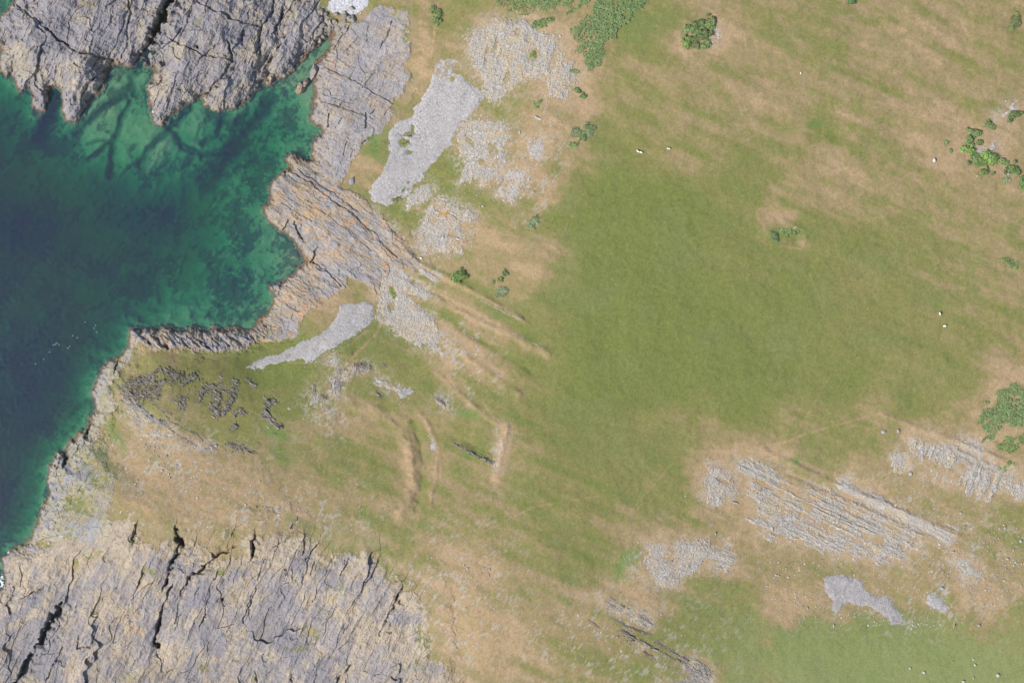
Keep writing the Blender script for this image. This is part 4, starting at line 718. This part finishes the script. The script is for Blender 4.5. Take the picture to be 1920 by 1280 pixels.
teeth('small crag on the crest where two turf slopes meet', [([(602,742),(610,746)],1.6,24),([(588,720),(590,735)],1.2,16)], .6, 121, group='stone banks on the headland', name='stone_bank', cat='stone bank')

lu, lv, ls = (np.concatenate([q[i] for q in LOOSE]) for i in range(3)); ok = sdc(lu, lv) > 6
co, F, a = stones(lu[ok], lv[ok], ls[ok] * .85, np.random.default_rng(77), ((170,162,150),(182,172,152),(150,144,132)), flat=.8, strike=34)
o = put('stone_litter', mesh_from('stone_litter', co, F, a, M_SCREE), label='loose broken stones lying around the rock rows and thin ledges', cat='loose stones', kind='stuff'); origin_to_base(o)

# ------------------------------------------------------------------ single boulders
def ico(sub=2):
    import bmesh
    bm = bmesh.new(); bmesh.ops.create_icosphere(bm, subdivisions=sub, radius=1.0); bm.verts.ensure_lookup_table()
    co = np.array([v.co[:] for v in bm.verts]); F = np.array([[v.index for v in f.verts] for f in bm.faces]); bm.free(); return co, F
ICO, ICF = ico(2); ICO3, ICF3 = ico(3); ICO4 = ico(5)
ICO_ = (ICO, ICF)
def boulder_mesh(seed, dims, tone, base=None):
    base = base or ICO_
    co, F = base; rng = np.random.default_rng(seed); co = co.copy()
    for _ in range(9):                                 # flat broken faces
        nrm = rng.normal(0, 1, 3); nrm /= np.linalg.norm(nrm); lim = rng.uniform(.55, .85); d = co @ nrm; co = co - np.outer(np.maximum(d - lim, 0), nrm)
    co = co * (1 + (.08 if base is ICO_ else .26) * fbm(co[:, 0] * 1.6 + 9 + co[:, 2], co[:, 1] * 2.2 + co[:, 2] * 2, 4, seed)[:, None])
    co = co * np.array(dims)
    col = C(*tone)[None] * (1 + .15 * vn(co[:, 0] * 3, co[:, 1] * 3, seed + 1))[:, None]
    return mesh_from('boulder', co, F, col, M_ROCK)
def boulder(u, v, ru, rv, h, rz, label, group, tone=(200, 196, 192), seed=1, sink=.3, name='boulder', zmin=None, base=None):
    ua, va = np.array([float(u)]), np.array([float(v)]); z = float(G(ua, va)[0]); z = z if zmin is None else max(z, zmin)
    x, y = P3(u, v, z)
    o = put(name, boulder_mesh(seed, (ru * S, rv * S, h), tone, base), label=label, cat='boulder', group=group); o.location = (x, y, z + h * (1 - sink) * .5); o.rotation_euler = (0, 0, math.radians(rz)); return o
BG = 'pale boulders lying on the turf'
W_ = [(1751,301,3.4,5.0,.9,-10,'white upright boulder beside the small green hollow at the right',(228,224,222)),
 (1657,809,5.8,5,.8,10,'pale rounded boulder above the rock face, left of its smaller neighbour',(196,192,196)), (1684,808,3.2,5.2,.7,0,'narrow pale boulder right of the rounded one above the rock face',(196,192,194)),
 (1707,888,4.2,5,.7,0,'grey boulder below the small ribbed outcrop',(186,184,184)), (1748,984,4,4.4,.6,0,'flat grey boulder below the end of the thin ledge',(184,182,178)),
 (1789,1172,2.6,6.5,.8,-8,'orange brown boulder on the turf at the lower right',(208,172,128)), (1836,1172,4,3,.6,30,'pale boulder right of the orange brown one',(190,190,184)),
 (1766,1102,5,5,.6,0,'round grey boulder above the little stone patch',(184,184,184)), (1563,1172,2.4,4,.5,0,'small pale boulder left of the ragged stone spread',(200,198,194)),
 (1706,1252,2.2,3,.5,0,'leftmost white boulder of the bottom right meadow',(222,220,216)), (1732,1260,3,3.2,.6,0,'white boulder second from the left in the bottom right meadow',(220,220,216)),
 (1786,1240,2.6,1.8,.4,20,'faint tan stone between the white boulders of the bottom meadow',(200,182,160)), (1825,1235,2.6,2.4,.5,0,'upper stone of the white pair in the bottom right meadow',(222,220,216)),
 (1828,1246,2.4,3.4,.5,0,'lower stone of the white pair in the bottom right meadow',(218,218,214)), (1871,1265,3.4,3.8,.6,0,'largest white boulder near the bottom right corner',(222,220,216)),
 (1806,1277,3.6,2.6,.5,0,'white boulder cut by the bottom edge of the photograph',(220,218,214)), (1825,1270,1.6,2.2,.4,0,'tiny white stone just above the bottom edge',(220,218,214)),
 (1884,989,2.4,2.6,.5,0,'small pale boulder near the right edge, upper of a line',(204,206,200)), (1914,1014,2.8,2.8,.5,0,'pale boulder near the right edge beside green turf',(214,214,210)), (1900,1031,1.8,2.4,.4,0,'small white stone in green turf near the right edge',(214,214,210)),
 (1889,1047,2.4,2.6,.5,0,'white stone lowest in the green turf near the right edge',(216,216,212)), (1787,1034,2.8,2.8,.5,0,'pinkish grey boulder on dry turf below the long ledge',(196,186,180)),
 (1572,990,7,3,.5,-14,'bright white flat rock set in the long escarpment',(222,218,206)), (1410,977,2.2,2.2,.4,0,'small white stone under the lower left of the escarpment',(208,204,198)), (1285,929,1.8,1.8,.4,0,'lone white stone in the green pasture left of the ledges',(220,216,206)),
 (1378,942,7,2,.4,-20,'thin pale slab below the ledges at the field corner',(196,194,192)), (665,101,4,1.4,.3,0,'flat white slab lying on the great rock slope',(224,222,206)),
 (1832,330,2.2,2.0,.4,0,'first of two small stones below the right-edge bushes',(216,212,208)), (1492,426,5,2,.5,15,'white rock at the top of the small green hollow in the pasture',(206,198,196)), (1466,434,1.6,1.6,.3,0,'speck of white stone in the small green hollow',(206,200,190)),
 (1890,326,4,3,.6,-20,'white block pair end at the right of the bush line',(220,216,216)), (1886,324,3,2,.5,0,'white block beside the bush line at the right edge',(220,216,216)), (1893,338,2,2,.4,0,'single white stone below the block pair at the right edge',(222,218,214)),
 (1886,190,2,2,.4,0,'lone pale stone above the upper white rock heap',(216,208,196)), (653,947,2,2,.3,0,'x',(0,0,0)),
 (773,746,0,0,0,0,'x',(0,0,0)), (1009,222,9,2.4,.6,-28,'white leaning slab on the slope left of the field',(222,218,218)), (1000,211,2,2,.4,0,'x',(0,0,0)), (974,248,1.8,4,.5,0,'white upright stone in the brown slope',(218,214,212)),
 (840,403,0,0,0,0,'x',(0,0,0)), (859,448,6,3,.6,-20,'large white block at the lower right of the tan outcrop',(214,212,210)), (848,400,6,3,.5,-25,'bluish white block at the top right of the tan outcrop',(206,208,212)), (830,446,4,6,.6,-15,'grey tilted block in the middle of the tan outcrop',(192,190,192)),
 (905,387,3,2,.4,0,'white stone pair on the turf right of the upper outcrops',(224,220,214)), (660,340,6,10,1.2,-20,'big grey block with a shadowed foot beside the platform',(172,170,174))]
for i, (u, v, ru, rv, h, rz, lb, tn) in enumerate(W_):
    if lb == 'x': continue
    boulder(u, v, ru, rv, h, rz, lb, BG, tn, 700 + i)
boulder(563, 166, 9, 15, 2.2, -42, 'brown jagged rock islet standing alone in the narrow inlet', 'rocks standing in the inlet', (176, 156, 134), 801, .3, 'rock_islet', -.3, ICO4)
boulder(573, 156, 7, 9, 2.0, -30, 'upper hump of the jagged islet in the narrow inlet', 'rocks standing in the inlet', (182, 166, 146), 803, .3, 'rock_islet', -.3, ICO4)
boulder(589, 135, 9, 17, 2.6, -10, 'smooth tall grey rock at the foot of the great rock slope', 'rocks standing in the inlet', (172, 164, 160), 802, .3, 'rock_islet', -.3, ICO4)
# storm boulders piled at the head of the inlet: one of a kind, then copies
rng = np.random.default_rng(5)
protos = [boulder_mesh(900 + i, (1, 1, .8), t) for i, t in enumerate([(186,176,160),(170,164,160),(196,182,162),(160,154,150)])]
BL = [(575,68),(560,78),(548,86),(590,58),(604,52),(618,46),(632,42),(646,40),(660,38),(540,62),(556,56),(572,50),(588,44),(602,38),(612,32),(548,70),(532,74),(522,88),(566,92),(580,82),(592,72),(606,62),(622,56),(636,50),(650,48),(600,26),(590,30),(576,36),(562,44),(628,34),(644,30),(658,28),(512,100),(530,98),(546,104),(556,98)]
WH = ['beside the white shingle', 'at the inlet head', 'above the narrow inlet', 'among the shore rocks']
for i, (u, v) in enumerate(BL):
    for k in range(2):
        uu = u + rng.normal(0, 4); vv = v + rng.normal(0, 4); r = rng.lognormal(-.25, .3) * .95
        z = float(G(np.array([uu]), np.array([vv]))[0]); z = max(z, .3); x, y = P3(uu, vv, z)
        o = put('shore_boulder', protos[(i + k) % 4], label='weathered tan or grey boulder in the pile at the head of the inlet', cat='boulder', group='storm boulders at the head of the inlet')
        o.location = (x, y, z + .9 + .3 * k); o.scale = (r * rng.uniform(.8, 1.5), r, r * rng.uniform(.8, 1.2)); o.rotation_euler = (rng.normal(0, .3), rng.normal(0, .3), rng.uniform(0, 6.28))

# ------------------------------------------------------------------ bushes
def leaves(cx, cy, cz, rx, ry, rz, an, n, size, rng, tones, flatness=1.0):
    th = rng.uniform(0, 6.283, n); r = np.sqrt(rng.uniform(0, 1, n)); k = np.sqrt(np.clip(1 - r * r, 0, 1)) * rng.uniform(.75, 1.08, n)
    bump = 1 + .22 * vn(np.cos(th) * r * 3 + cx, np.sin(th) * r * 3 + cy, 7)
    lx = np.cos(th) * r * rx * bump; ly = np.sin(th) * r * ry * bump; lz = k * rz * bump
    c, s = math.cos(an), math.sin(an); X = cx + lx * c - ly * s; Y = cy + lx * s + ly * c; Zc = cz + lz
    nr = np.stack([lx / max(rx, .1) , ly / max(ry, .1), k * 1.2], -1) + rng.normal(0, .45, (n, 3)); nr /= np.linalg.norm(nr, axis=1)[:, None]
    t = np.cross(nr, rng.normal(0, 1, (n, 3))); t /= np.linalg.norm(t, axis=1)[:, None] + 1e-9; b = np.cross(nr, t)
    s_ = (size * rng.uniform(.6, 1.3, n))[:, None]; cen = np.stack([X, Y, Zc], -1)
    q = np.stack([cen - t * s_, cen - b * s_ * .55 + nr * s_ * .15, cen + t * s_, cen + b * s_ * .55 + nr * s_ * .15], 1).reshape(-1, 3)
    F = np.arange(n * 4).reshape(-1, 4)
    tt = np.array([C(*k_, 1.95) for k_ in tones]) * .62 + C(168, 164, 112, 1.1) * .38; col = tt[rng.integers(0, len(tt), n)] * rng.uniform(.8, 1.2, (n, 1))
    return q, F, np.repeat(col, 4, 0)
GORSE = [(112,144,84),(98,132,78),(130,160,92),(86,116,72)]
BRIGHT = [(126,164,84),(112,152,78),(142,176,94)]
GREYG = [(120,140,104),(134,148,112),(104,128,92)]
def bush(label, lobes, h=1.3, tones=GORSE, seed=1, size=.20, dens=26, group='gorse and bramble bushes on the plateau', name='bush'):
    rng = np.random.default_rng(seed); Q, F, A = [], [], []; nvt = 0
    Xs, Ys = [], []
    lobes = list(lobes) + [(u + rng.normal(0, ru * .62), v + rng.normal(0, rv * .62), ru * rng.uniform(.3, .5), rv * rng.uniform(.3, .55), rng.uniform(0, 90)) for (u, v, ru, rv, an) in lobes for _ in range(3)]
    for (u, v, ru, rv, an) in lobes:
        z = float(G(np.array([float(u)]), np.array([float(v)]))[0]); x, y = P3(u, v, z); rx, ry = ru * S, rv * S
        hh = h * min(1.0, .55 + .25 * min(rx, ry)) * rng.uniform(.85, 1.15)
        # dense inner twigs: a lumpy dark core
        co = ICO3.copy(); co = co * (1 + .16 * vn(co[:, 0] * 2.6 + x, co[:, 1] * 2.6 + co[:, 2], seed))[:, None]; a_ = -math.radians(an)
        px = co[:, 0] * rx * .84; py = co[:, 1] * ry * .84
        co = np.stack([x + px * math.cos(a_) - py * math.sin(a_), y + px * math.sin(a_) + py * math.cos(a_), z + co[:, 2] * hh * .82], -1)
        f4 = np.concatenate([ICF3, ICF3[:, 2:3]], 1)
        Q.append(co); F.append(ICF3 + nvt if False else np.concatenate([ICF3, ICF3[:, 2:3]], 1) + nvt); A.append(np.broadcast_to(C(*tones[1]) * .8, (len(co), 3))); nvt += len(co)
        n = int(dens * rx * ry * 3.14) + 30
        q, f, a = leaves(x, y, z, rx, ry, hh, a_, n, size, rng, tones); Q.append(q); F.append(f + nvt); A.append((a * .9 + C(160, 142, 108) * .1 if rng.uniform() < .3 else a) * rng.uniform(.78, 1.2)); nvt += len(q)
    co = np.concatenate(Q); F = np.concatenate(F); A = np.concatenate(A)
    tri = F[:, 2] == F[:, 3]
    me = bpy.data.meshes.new(name); faces = [tuple(f[:3]) if t else tuple(f) for f, t in zip(F.tolist(), tri.tolist())]
    me.from_pydata(co.tolist(), [], faces); at = me.color_attributes.new('albedo', 'FLOAT_COLOR', 'POINT'); c4 = np.ones((len(co), 4), np.float32); c4[:, :3] = A; at.data.foreach_set('color', c4.ravel()); me.materials.append(M_LEAF)
    o = put(name, me, label=label, cat='bush', group=group); origin_to_base(o); return o
bush('round green bush alone right of the narrow curved rib', [(860,518,15,12,-25),(868,514,8,10,0),(852,522,8,7,0)], 1.8, [(104,140,72),(86,120,64),(118,152,78)], 11)
bush('upper left bush of the clump in the dry field', [(1294,54,12,8,-30),(1304,48,9,10,0),(1308,60,8,8,0),(1288,58,8,5,0)], 2.0, GORSE, 12)
bush('upper right bush of the clump in the dry field, by white rocks', [(1316,44,10,8,0),(1328,44,10,9,-30),(1336,37,6,7,0),(1334,52,5,7,0),(1326,48,8,6,0)], 1.8, GORSE, 13)
bush('central dark bush of the clump in the dry field', [(1314,68,12,9,-20),(1322,64,9,9,0),(1306,72,9,6,0)], 2.1, [(84,114,66),(96,126,70),(70,98,58)], 14)
bush('lower left round bright bush of the clump in the dry field', [(1288,83,9,11,0),(1292,74,8,6,0)], 1.9, [(102,142,66),(92,130,62),(110,148,72)], 15)
bush('low brownish bush at the bottom middle of the clump', [(1304,84,10,7,0)], .8, [(128,132,94),(112,124,84),(118,134,88)], 16)
bush('lower right bush of the clump with white streaks', [(1321,86,9,8,0),(1327,80,6,7,0)], 1.1, [(108,142,84),(128,156,100),(96,130,76)], 17)
bush('bush on the edge of the upper pavement outcrop, elongated', [(1005,46,10,6,-10),(1018,42,14,7,-12),(1032,38,12,6,-10),(1012,50,12,4,0)], 1.1, GORSE, 18)
bush('green tuft bush cut by the top edge of the photograph', [(1598,3,9,5,15)], 1.2, [(92,146,86),(84,134,80)], 19)
bush('two-part bush on the little path near the top, left of the scree', [(812,18,7,8,20),(822,26,9,10,-20),(818,38,8,8,0)], 1.3, [(104,136,78),(86,116,66),(116,146,84)], 20)
bush('bush with a dark centre in the small green hollow of the pasture', [(1452,442,7,8,20),(1447,437,5,4,0),(1456,450,5,5,0)], .8, [(78,118,78),(66,100,70),(96,130,84)], 21)
bush('low bush spreading right in the small green hollow', [(1466,432,8,5,0),(1480,434,9,5,10),(1490,436,6,4,0)], .6, [(92,128,74),(104,138,78),(84,116,70)], 22)
bush('dark bush in the turf left of the field, by pale scrub', [(1095,258,6,7,0),(1087,254,7,5,0),(1077,272,8,6,0),(1101,240,8,8,0)], .8, [(96,128,78),(110,138,86),(80,110,70)], 23)
bush('pale grey-green low scrub left of the field', [(1082,248,14,10,0),(1105,246,10,14,0)], .4, GREYG, 24, dens=14)
bush('pale low scrub right of the tan outcrop', [(1002,413,13,9,-35),(996,424,8,6,0)], .45, GREYG, 25, dens=20)
bush('low scrub patch between the lone round bush and the field', [(943,545,15,9,0),(938,552,10,5,0)], .4, GREYG, 26, dens=18)
bush('small green bush above the low scrub patch', [(947,511,6,6,0),(940,524,5,6,0)], .7, GORSE, 27)
bush('small bush at the right edge of the plateau, middle height', [(1886,487,9,4,10),(1897,497,9,6,10),(1905,502,6,4,0)], .8, [(108,138,84),(92,122,74)], 28)
bush('topmost round bush of the right-edge clump', [(1832,250,10,7,0),(1822,248,7,6,0),(1818,262,8,9,0)], 1.6, GORSE, 29)
bush('bright green bush at the left of the right-edge clump', [(1808,279,9,8,0),(1820,282,10,9,10)], 1.6, BRIGHT, 30)
bush('largest bright bush in the middle of the right-edge clump', [(1850,292,13,11,0),(1858,300,10,12,0),(1842,304,9,8,0),(1864,296,8,8,0)], 2.0, BRIGHT, 31)
bush('dull green bush under the middle of the right-edge clump', [(1830,296,12,9,0),(1832,308,9,7,0),(1846,322,9,7,0)], 1.2, GORSE, 32)
bush('small round bush inside the right-edge clump above the white rocks', [(1837,267,7,6,0)], 1.0, [(112,142,84),(100,132,76)], 33)
bush('sparse bush above the right-edge clump', [(1854,233,9,9,0),(1860,238,8,6,0)], 1.0, [(112,136,88),(98,124,78)], 34, dens=18)
bush('dark bush beside the upper white rock heap', [(1897,217,7,7,0),(1894,226,6,5,0),(1905,214,9,7,0)], 1.3, [(90,118,68),(78,104,62)], 35)
bush('bush trailing right of the largest bright bush', [(1878,302,9,7,20),(1885,306,7,5,0)], 1.1, GORSE, 36)
bush('oval bush near the right edge below the clump', [(1898,318,14,9,15),(1908,324,8,6,0)], 1.5, [(98,132,72),(84,114,66)], 37)
bush('bush cut by the right edge of the photograph, lowest of the line', [(1918,340,10,12,0),(1922,352,10,10,0)], 1.5, GORSE, 38)
bush('single little round bush left of the right-edge clump', [(1774,267,6,4.5,0)], .8, GORSE, 39)
bush('tiny dark bush below the little round one', [(1783,283,3.5,4.5,0)], .6, GORSE, 40)
bush('low pale bush under the oval bush at the right edge', [(1888,338,10,7,0)], .5, GREYG, 41, dens=18)
bush('olive bush in the top right corner by pale stones', [(1905,38,10,16,20),(1898,52,8,8,0)], .6, [(128,136,88),(112,124,80)], 42, dens=16)
bush('small green bush above the two larger bracken beds', [(1850,754,6,3.5,0)], .4, [(118,150,98),(104,138,86)], 43)
bush('dark green tuft in the turf under the bracken slope', [(1076,134,9,4,10)], .5, GORSE, 44)
bush('pair of low bushes between outcrop and field', [(1083,170,9,5,20),(1094,181,7,5,0)], .5, [(104,138,84),(92,126,76)], 45)
bush('slim slanting bush below the pavement outcrop', [(1012,193,12,3.5,-50),(1008,198,8,3,-40)], .6, GORSE, 46)
bush('lush green tuft in the rock spine', [(735,545,4,8,-20),(739,553,4,5,0)], .4, [(128,156,70),(112,142,62)], 47)
bush('dark turf bush along the lower edge of the large scree', [(745,372,12,3,-32),(758,355,9,3,-45),(765,343,5,3,-40)], .5, [(112,126,72),(96,112,64)], 48)
bush('green patch bush growing in the great pavement outcrop', [(1000,102,9,6,-45)], .5, [(122,146,72),(108,134,66)], 49)
bush('thin green growth on the scree left side', [(762,272,8,5,-50),(768,258,5,4,-50)], .4, [(120,138,76),(104,124,68)], 50)
bush('dark green scrub along the right edge under the bracken', [(1880,880,10,4,10),(1893,868,8,6,0)], .4, [(120,150,84),(104,136,74)], 51)
bush('green growth in the pale upright rock face', [(1754,874,6,3.5,0),(1772,886,8,5,20)], .5, [(120,148,70),(104,134,62)], 52)

# bracken: uncountable fronds over a bed
def bracken(label, poly, n, seed, tones, size=.30, h=.55):
    rng = np.random.default_rng(seed); P = np.array(poly, float); k = n * 4
    u = rng.uniform(P[:, 0].min() - 6, P[:, 0].max() + 6, k); v = rng.uniform(P[:, 1].min() - 6, P[:, 1].max() + 6, k)
    wu = u + fbm(u / 12, v / 12, 3, seed) * 12; wv = v + fbm(u / 12, v / 12, 3, seed + 1) * 10
    a, b = rot(u, v, -40)
    sd = sdf(wu, wv, poly); gaps = afbm(a / 16, b / 6, 3, seed + 2)
    sel = np.where((sd > 0) & (gaps > -.36 + .0 * sd) & (rng.uniform(0, 1, k) < np.clip(.35 + sd / 8, 0, 1)))[0][:n]
    u, v = u[sel], v[sel]; z = G(u, v); x, y = P3(u, v, z); n = len(u)
    hh = h * (.5 + .5 * np.clip(sd[sel] / 8, 0, 1)) * (1 + .5 * fbm(u / 7, v / 7, 2, seed + 3)) * rng.uniform(.6, 1.1, n)
    nr = np.stack([rng.normal(0, .45, n), rng.normal(0, .45, n), np.ones(n)], -1); nr /= np.linalg.norm(nr, axis=1)[:, None]
    t = np.cross(nr, rng.normal(0, 1, (n, 3))); t /= np.linalg.norm(t, axis=1)[:, None]; bb = np.cross(nr, t); s_ = (size * rng.uniform(.6, 1.3, n))[:, None]
    cen = np.stack([x, y, z + hh + .15], -1)
    q = np.stack([cen - t * s_, cen - bb * s_ * .45, cen + t * s_, cen + bb * s_ * .45], 1).reshape(-1, 3)
    tt = np.array([C(*k_, 1.15) for k_ in tones]) * .66 + C(166, 164, 112) * .34; col = tt[rng.integers(0, len(tt), n)] * rng.uniform(.85, 1.15, (n, 1))
    me = mesh_from('bracken', q, np.arange(n * 4).reshape(-1, 4), np.repeat(col, 4, 0), M_LEAF)
    o = put('bracken', me, label=label, cat='bracken', kind='stuff'); origin_to_base(o)
BR = [(112,156,96),(126,166,104),(102,142,88),(136,168,112)]
bracken('tapering bed of green bracken above the field, pointed at its foot', [(1120,-20),(1200,-20),(1210,10),(1190,30),(1172,50),(1150,68),(1132,85),(1130,110),(1118,138),(1105,135),(1092,110),(1080,88),(1068,62),(1075,48),(1100,40),(1108,20)], 5200, 61, BR)
bracken('low green bracken strips along the top edge left of the tapering bed', [(960,-20),(1110,-20),(1100,10),(1070,22),(1060,38),(1068,18),(1050,12),(1020,24),(1012,10),(985,14),(960,12)], 2600, 62, BR)
bracken('sparse grass-mixed bracken at the top edge above the pavement', [(910,-20),(985,-20),(1000,20),(985,32),(950,24),(925,10)], 700, 63, [(118,146,78),(132,148,84)])
bracken('large green bracken bed at the right edge', [(1832,790),(1845,770),(1862,762),(1868,745),(1864,738),(1890,728),(1900,722),(1935,726),(1940,800),(1915,800),(1900,806),(1880,798),(1862,812),(1840,803)], 4200, 64, BR)
bracken('smaller lobed bracken bed under the large right-edge bed', [(1880,818),(1905,812),(1940,812),(1940,835),(1915,838),(1900,850),(1895,856),(1880,848),(1872,832)], 1700, 65, [(116,150,82),(102,138,74),(128,158,92)])
bracken('thin strip of bracken between the two right-edge beds', [(1842,822),(1858,820),(1864,825),(1850,830),(1842,828)], 160, 66, BR)

# ------------------------------------------------------------------ sheep
def animal(chain, edges, radii, tint_fn, name):
    me = bpy.data.meshes.new(name); me.from_pydata(chain, edges, []); o = bpy.data.objects.new(name, me); COL.objects.link(o)
    sk = o.modifiers.new('skin', 'SKIN'); ss = o.modifiers.new('sub', 'SUBSURF'); ss.levels = 1; ss.render_levels = 1
    for i, r in enumerate(radii): me.skin_vertices[0].data[i].radius = r if isinstance(r, tuple) else (r, r)
    me.skin_vertices[0].data[0].use_root = True
    dg = bpy.context.evaluated_depsgraph_get(); m2 = bpy.data.meshes.new_from_object(o.evaluated_get(dg)); bpy.data.objects.remove(o)
    n = len(m2.vertices); co = np.empty(n * 3, np.float32); m2.vertices.foreach_get('co', co); co = co.reshape(-1, 3)
    at = m2.color_attributes.new('albedo', 'FLOAT_COLOR', 'POINT'); c4 = np.ones((n, 4), np.float32); c4[:, :3] = tint_fn(co); at.data.foreach_set('color', c4.ravel())
    m2.materials.clear(); m2.materials.append(M_WOOL); m2.polygons.foreach_set('use_smooth', np.ones(len(m2.polygons), bool)); return m2
sv = [(0,0,.62),(.28,0,.64),(-.30,0,.62),(-.50,0,.60),(.44,0,.66),(.58,0,.60),(.72,0,.50),(.86,0,.42),
      (.30,.15,.42),(.30,.16,.22),(.32,.16,.03),(.30,-.15,.42),(.30,-.16,.22),(.32,-.16,.03),
      (-.34,.15,.42),(-.38,.16,.24),(-.35,.16,.03),(-.34,-.15,.42),(-.38,-.16,.24),(-.35,-.16,.03),(.60,.12,.62),(.60,-.12,.62)]
se = [(0,1),(0,2),(2,3),(1,4),(4,5),(5,6),(6,7),(1,8),(8,9),(9,10),(1,11),(11,12),(12,13),(2,14),(14,15),(15,16),(2,17),(17,18),(18,19),(5,20),(5,21)]
sr = [.31,.28,.30,.16,.19,.13,.085,.05,.10,.05,.04,.10,.05,.04,.12,.055,.04,.12,.055,.04,.03,.03]
def stint(co):
    t = sm(co[:, 0], .62, .8)[:, None]; low = sm(co[:, 2], .34, .2)[:, None]
    return C(240, 236, 208, 1.5) * (1 - t) * (1 - low) + C(214, 206, 184, 1.4) * np.maximum(t, low)
sheep_me = animal(sv, se, sr, stint, 'sheep')
for (u, v, hd, lb, sc) in [(1196.3,284.2,140,'left sheep of the touching pair in the upper green field',1.0),(1201.4,285.8,-20,'right sheep of the touching pair in the upper green field',1.0),(1254.3,278.9,175,'single white sheep right of the touching pair',1.0),
                           (1762,587.5,-75,'white sheep facing down the field at the right',1.0),(1770.5,611,10,'white sheep lowest in the right part of the field',1.05),(1501,138,80,'white lamb on the dry grass near the top',.7),(789,484,-15,'cream sheep beside the narrow curved rock rib',.9)]:
    z = float(G(np.array([float(u)]), np.array([float(v)]))[0]) + .12; x, y = P3(u, v, z)
    o = put('sheep', sheep_me, label=lb, cat='sheep', group='sheep grazing on the turf'); o.location = (x, y, z); o.rotation_euler = (0, 0, math.radians(hd)); o.scale = (sc * .86,) * 3

# ------------------------------------------------------------------ gulls afloat
gv_ = [(0,0,.06),(.14,0,.07),(-.16,0,.07),(-.30,0,.10),(.22,0,.15),(.28,0,.19),(.35,0,.18),(-.05,.08,.10),(-.05,-.08,.10),(-.28,.06,.11),(-.28,-.06,.11)]
ge_ = [(0,1),(0,2),(2,3),(1,4),(4,5),(5,6),(0,7),(0,8),(7,9),(8,10)]
gull_me = animal(gv_, ge_, [.10,.09,.07,.03,.05,.045,.015,.05,.05,.02,.02], lambda co: np.broadcast_to(C(200, 206, 212), (len(co), 3)), 'gull')
for i, (u, v) in enumerate([(100.5,646.6),(103.7,645.2),(106.8,643.2),(111,646.4),(130.5,649.3),(127.2,652.6),(66.6,681.8),(136.6,629.3),(145,633),(160,603.8),(179.2,610),(176.5,615.2),(181.5,622.5),(93,659.8),(82,673.5)]):
    x, y = P3(u, v, 0.0); o = put('gull', gull_me, label='white gull resting on the dark water off the headland', cat='gull', group='gulls afloat off the headland')
    o.location = (x, y, -.01); o.rotation_euler = (0, 0, i * 1.7); o.scale = (.85,) * 3

# ------------------------------------------------------------------ surf
def foam(label, cu_, cv_, ru, rv, seed, an=0):
    rng = np.random.default_rng(seed); U, V = np.meshgrid(np.arange(cu_ - ru * 1.5, cu_ + ru * 1.5, .8), np.arange(cv_ - rv * 1.5, cv_ + rv * 1.5, .8))
    p, q = rot(U - cu_, V - cv_, an); e = 1 - np.sqrt((p / ru) ** 2 + (q / rv) ** 2); k = e + fbm(U / 4, V / 4, 4, seed, .7) * 1.3 - .5
    x, y = P3(U, V, 0); co = np.stack([x, y, np.clip(k, 0, 1) * .12 - .02 + 0 * x], -1).reshape(-1, 3); ok = k > 0; keep = ok[:-1, :-1] & ok[1:, :-1] & ok[:-1, 1:] & ok[1:, 1:]
    co, F, a = compact(co, grid_faces(U.shape[1], U.shape[0], keep), np.broadcast_to(C(226, 232, 236, 1.2), co.shape))
    if len(F): put('sea_foam', mesh_from('sea_foam', co, F, a, M_SCREE), label=label, cat='foam', kind='stuff')
foam('white surf washing the foot of the lower left cliff', 4, 1088, 9, 18, 71)
foam('wisp of foam inside the narrow cleft of the arch rocks', 108, 190, 3, 6, 72, 30)
foam('thread of foam where water meets the smooth tall grey rock', 581, 151, 5, 4, 73)
foam('foam at the tip of the rock spur left of the channel', 287, 208, 3, 12, 74)
foam('small foam patch at the mouth of the cleft on the headland edge', 211, 676, 4, 5, 75)
foam('broken white water along the lowest left shore rocks', 22, 1034, 12, 5, 76, -20)
foam('white water in the notch below the left headland edge', 88, 962, 5, 7, 77)
foam('thin swash along the seaward face of the lower left cliff', 66, 1004, 4, 12, 78, 20)

# ------------------------------------------------------------------ the air between the aircraft and the ground
bx = np.array([(x_, y_, z_) for z_ in (-45.0, HC + 20.0) for (x_, y_) in ((-2600, -2600), (2600, -2600), (2600, 2600), (-2600, 2600))], float)
hm = bpy.data.materials.new('haze'); hm.use_nodes = True; n = hm.node_tree.nodes; l = hm.node_tree.links; n.clear()
out = n.new('ShaderNodeOutputMaterial'); pv = n.new('ShaderNodeVolumePrincipled'); pv.inputs['Density'].default_value = 0.000014; pv.inputs['Color'].default_value = (.86, .92, 1, 1)
l.new(pv.outputs[0], out.inputs['Volume'])
put('haze', mesh_from('haze', bx, wf[:, ::-1].copy(), np.ones((8, 3)), hm), kind='stuff')
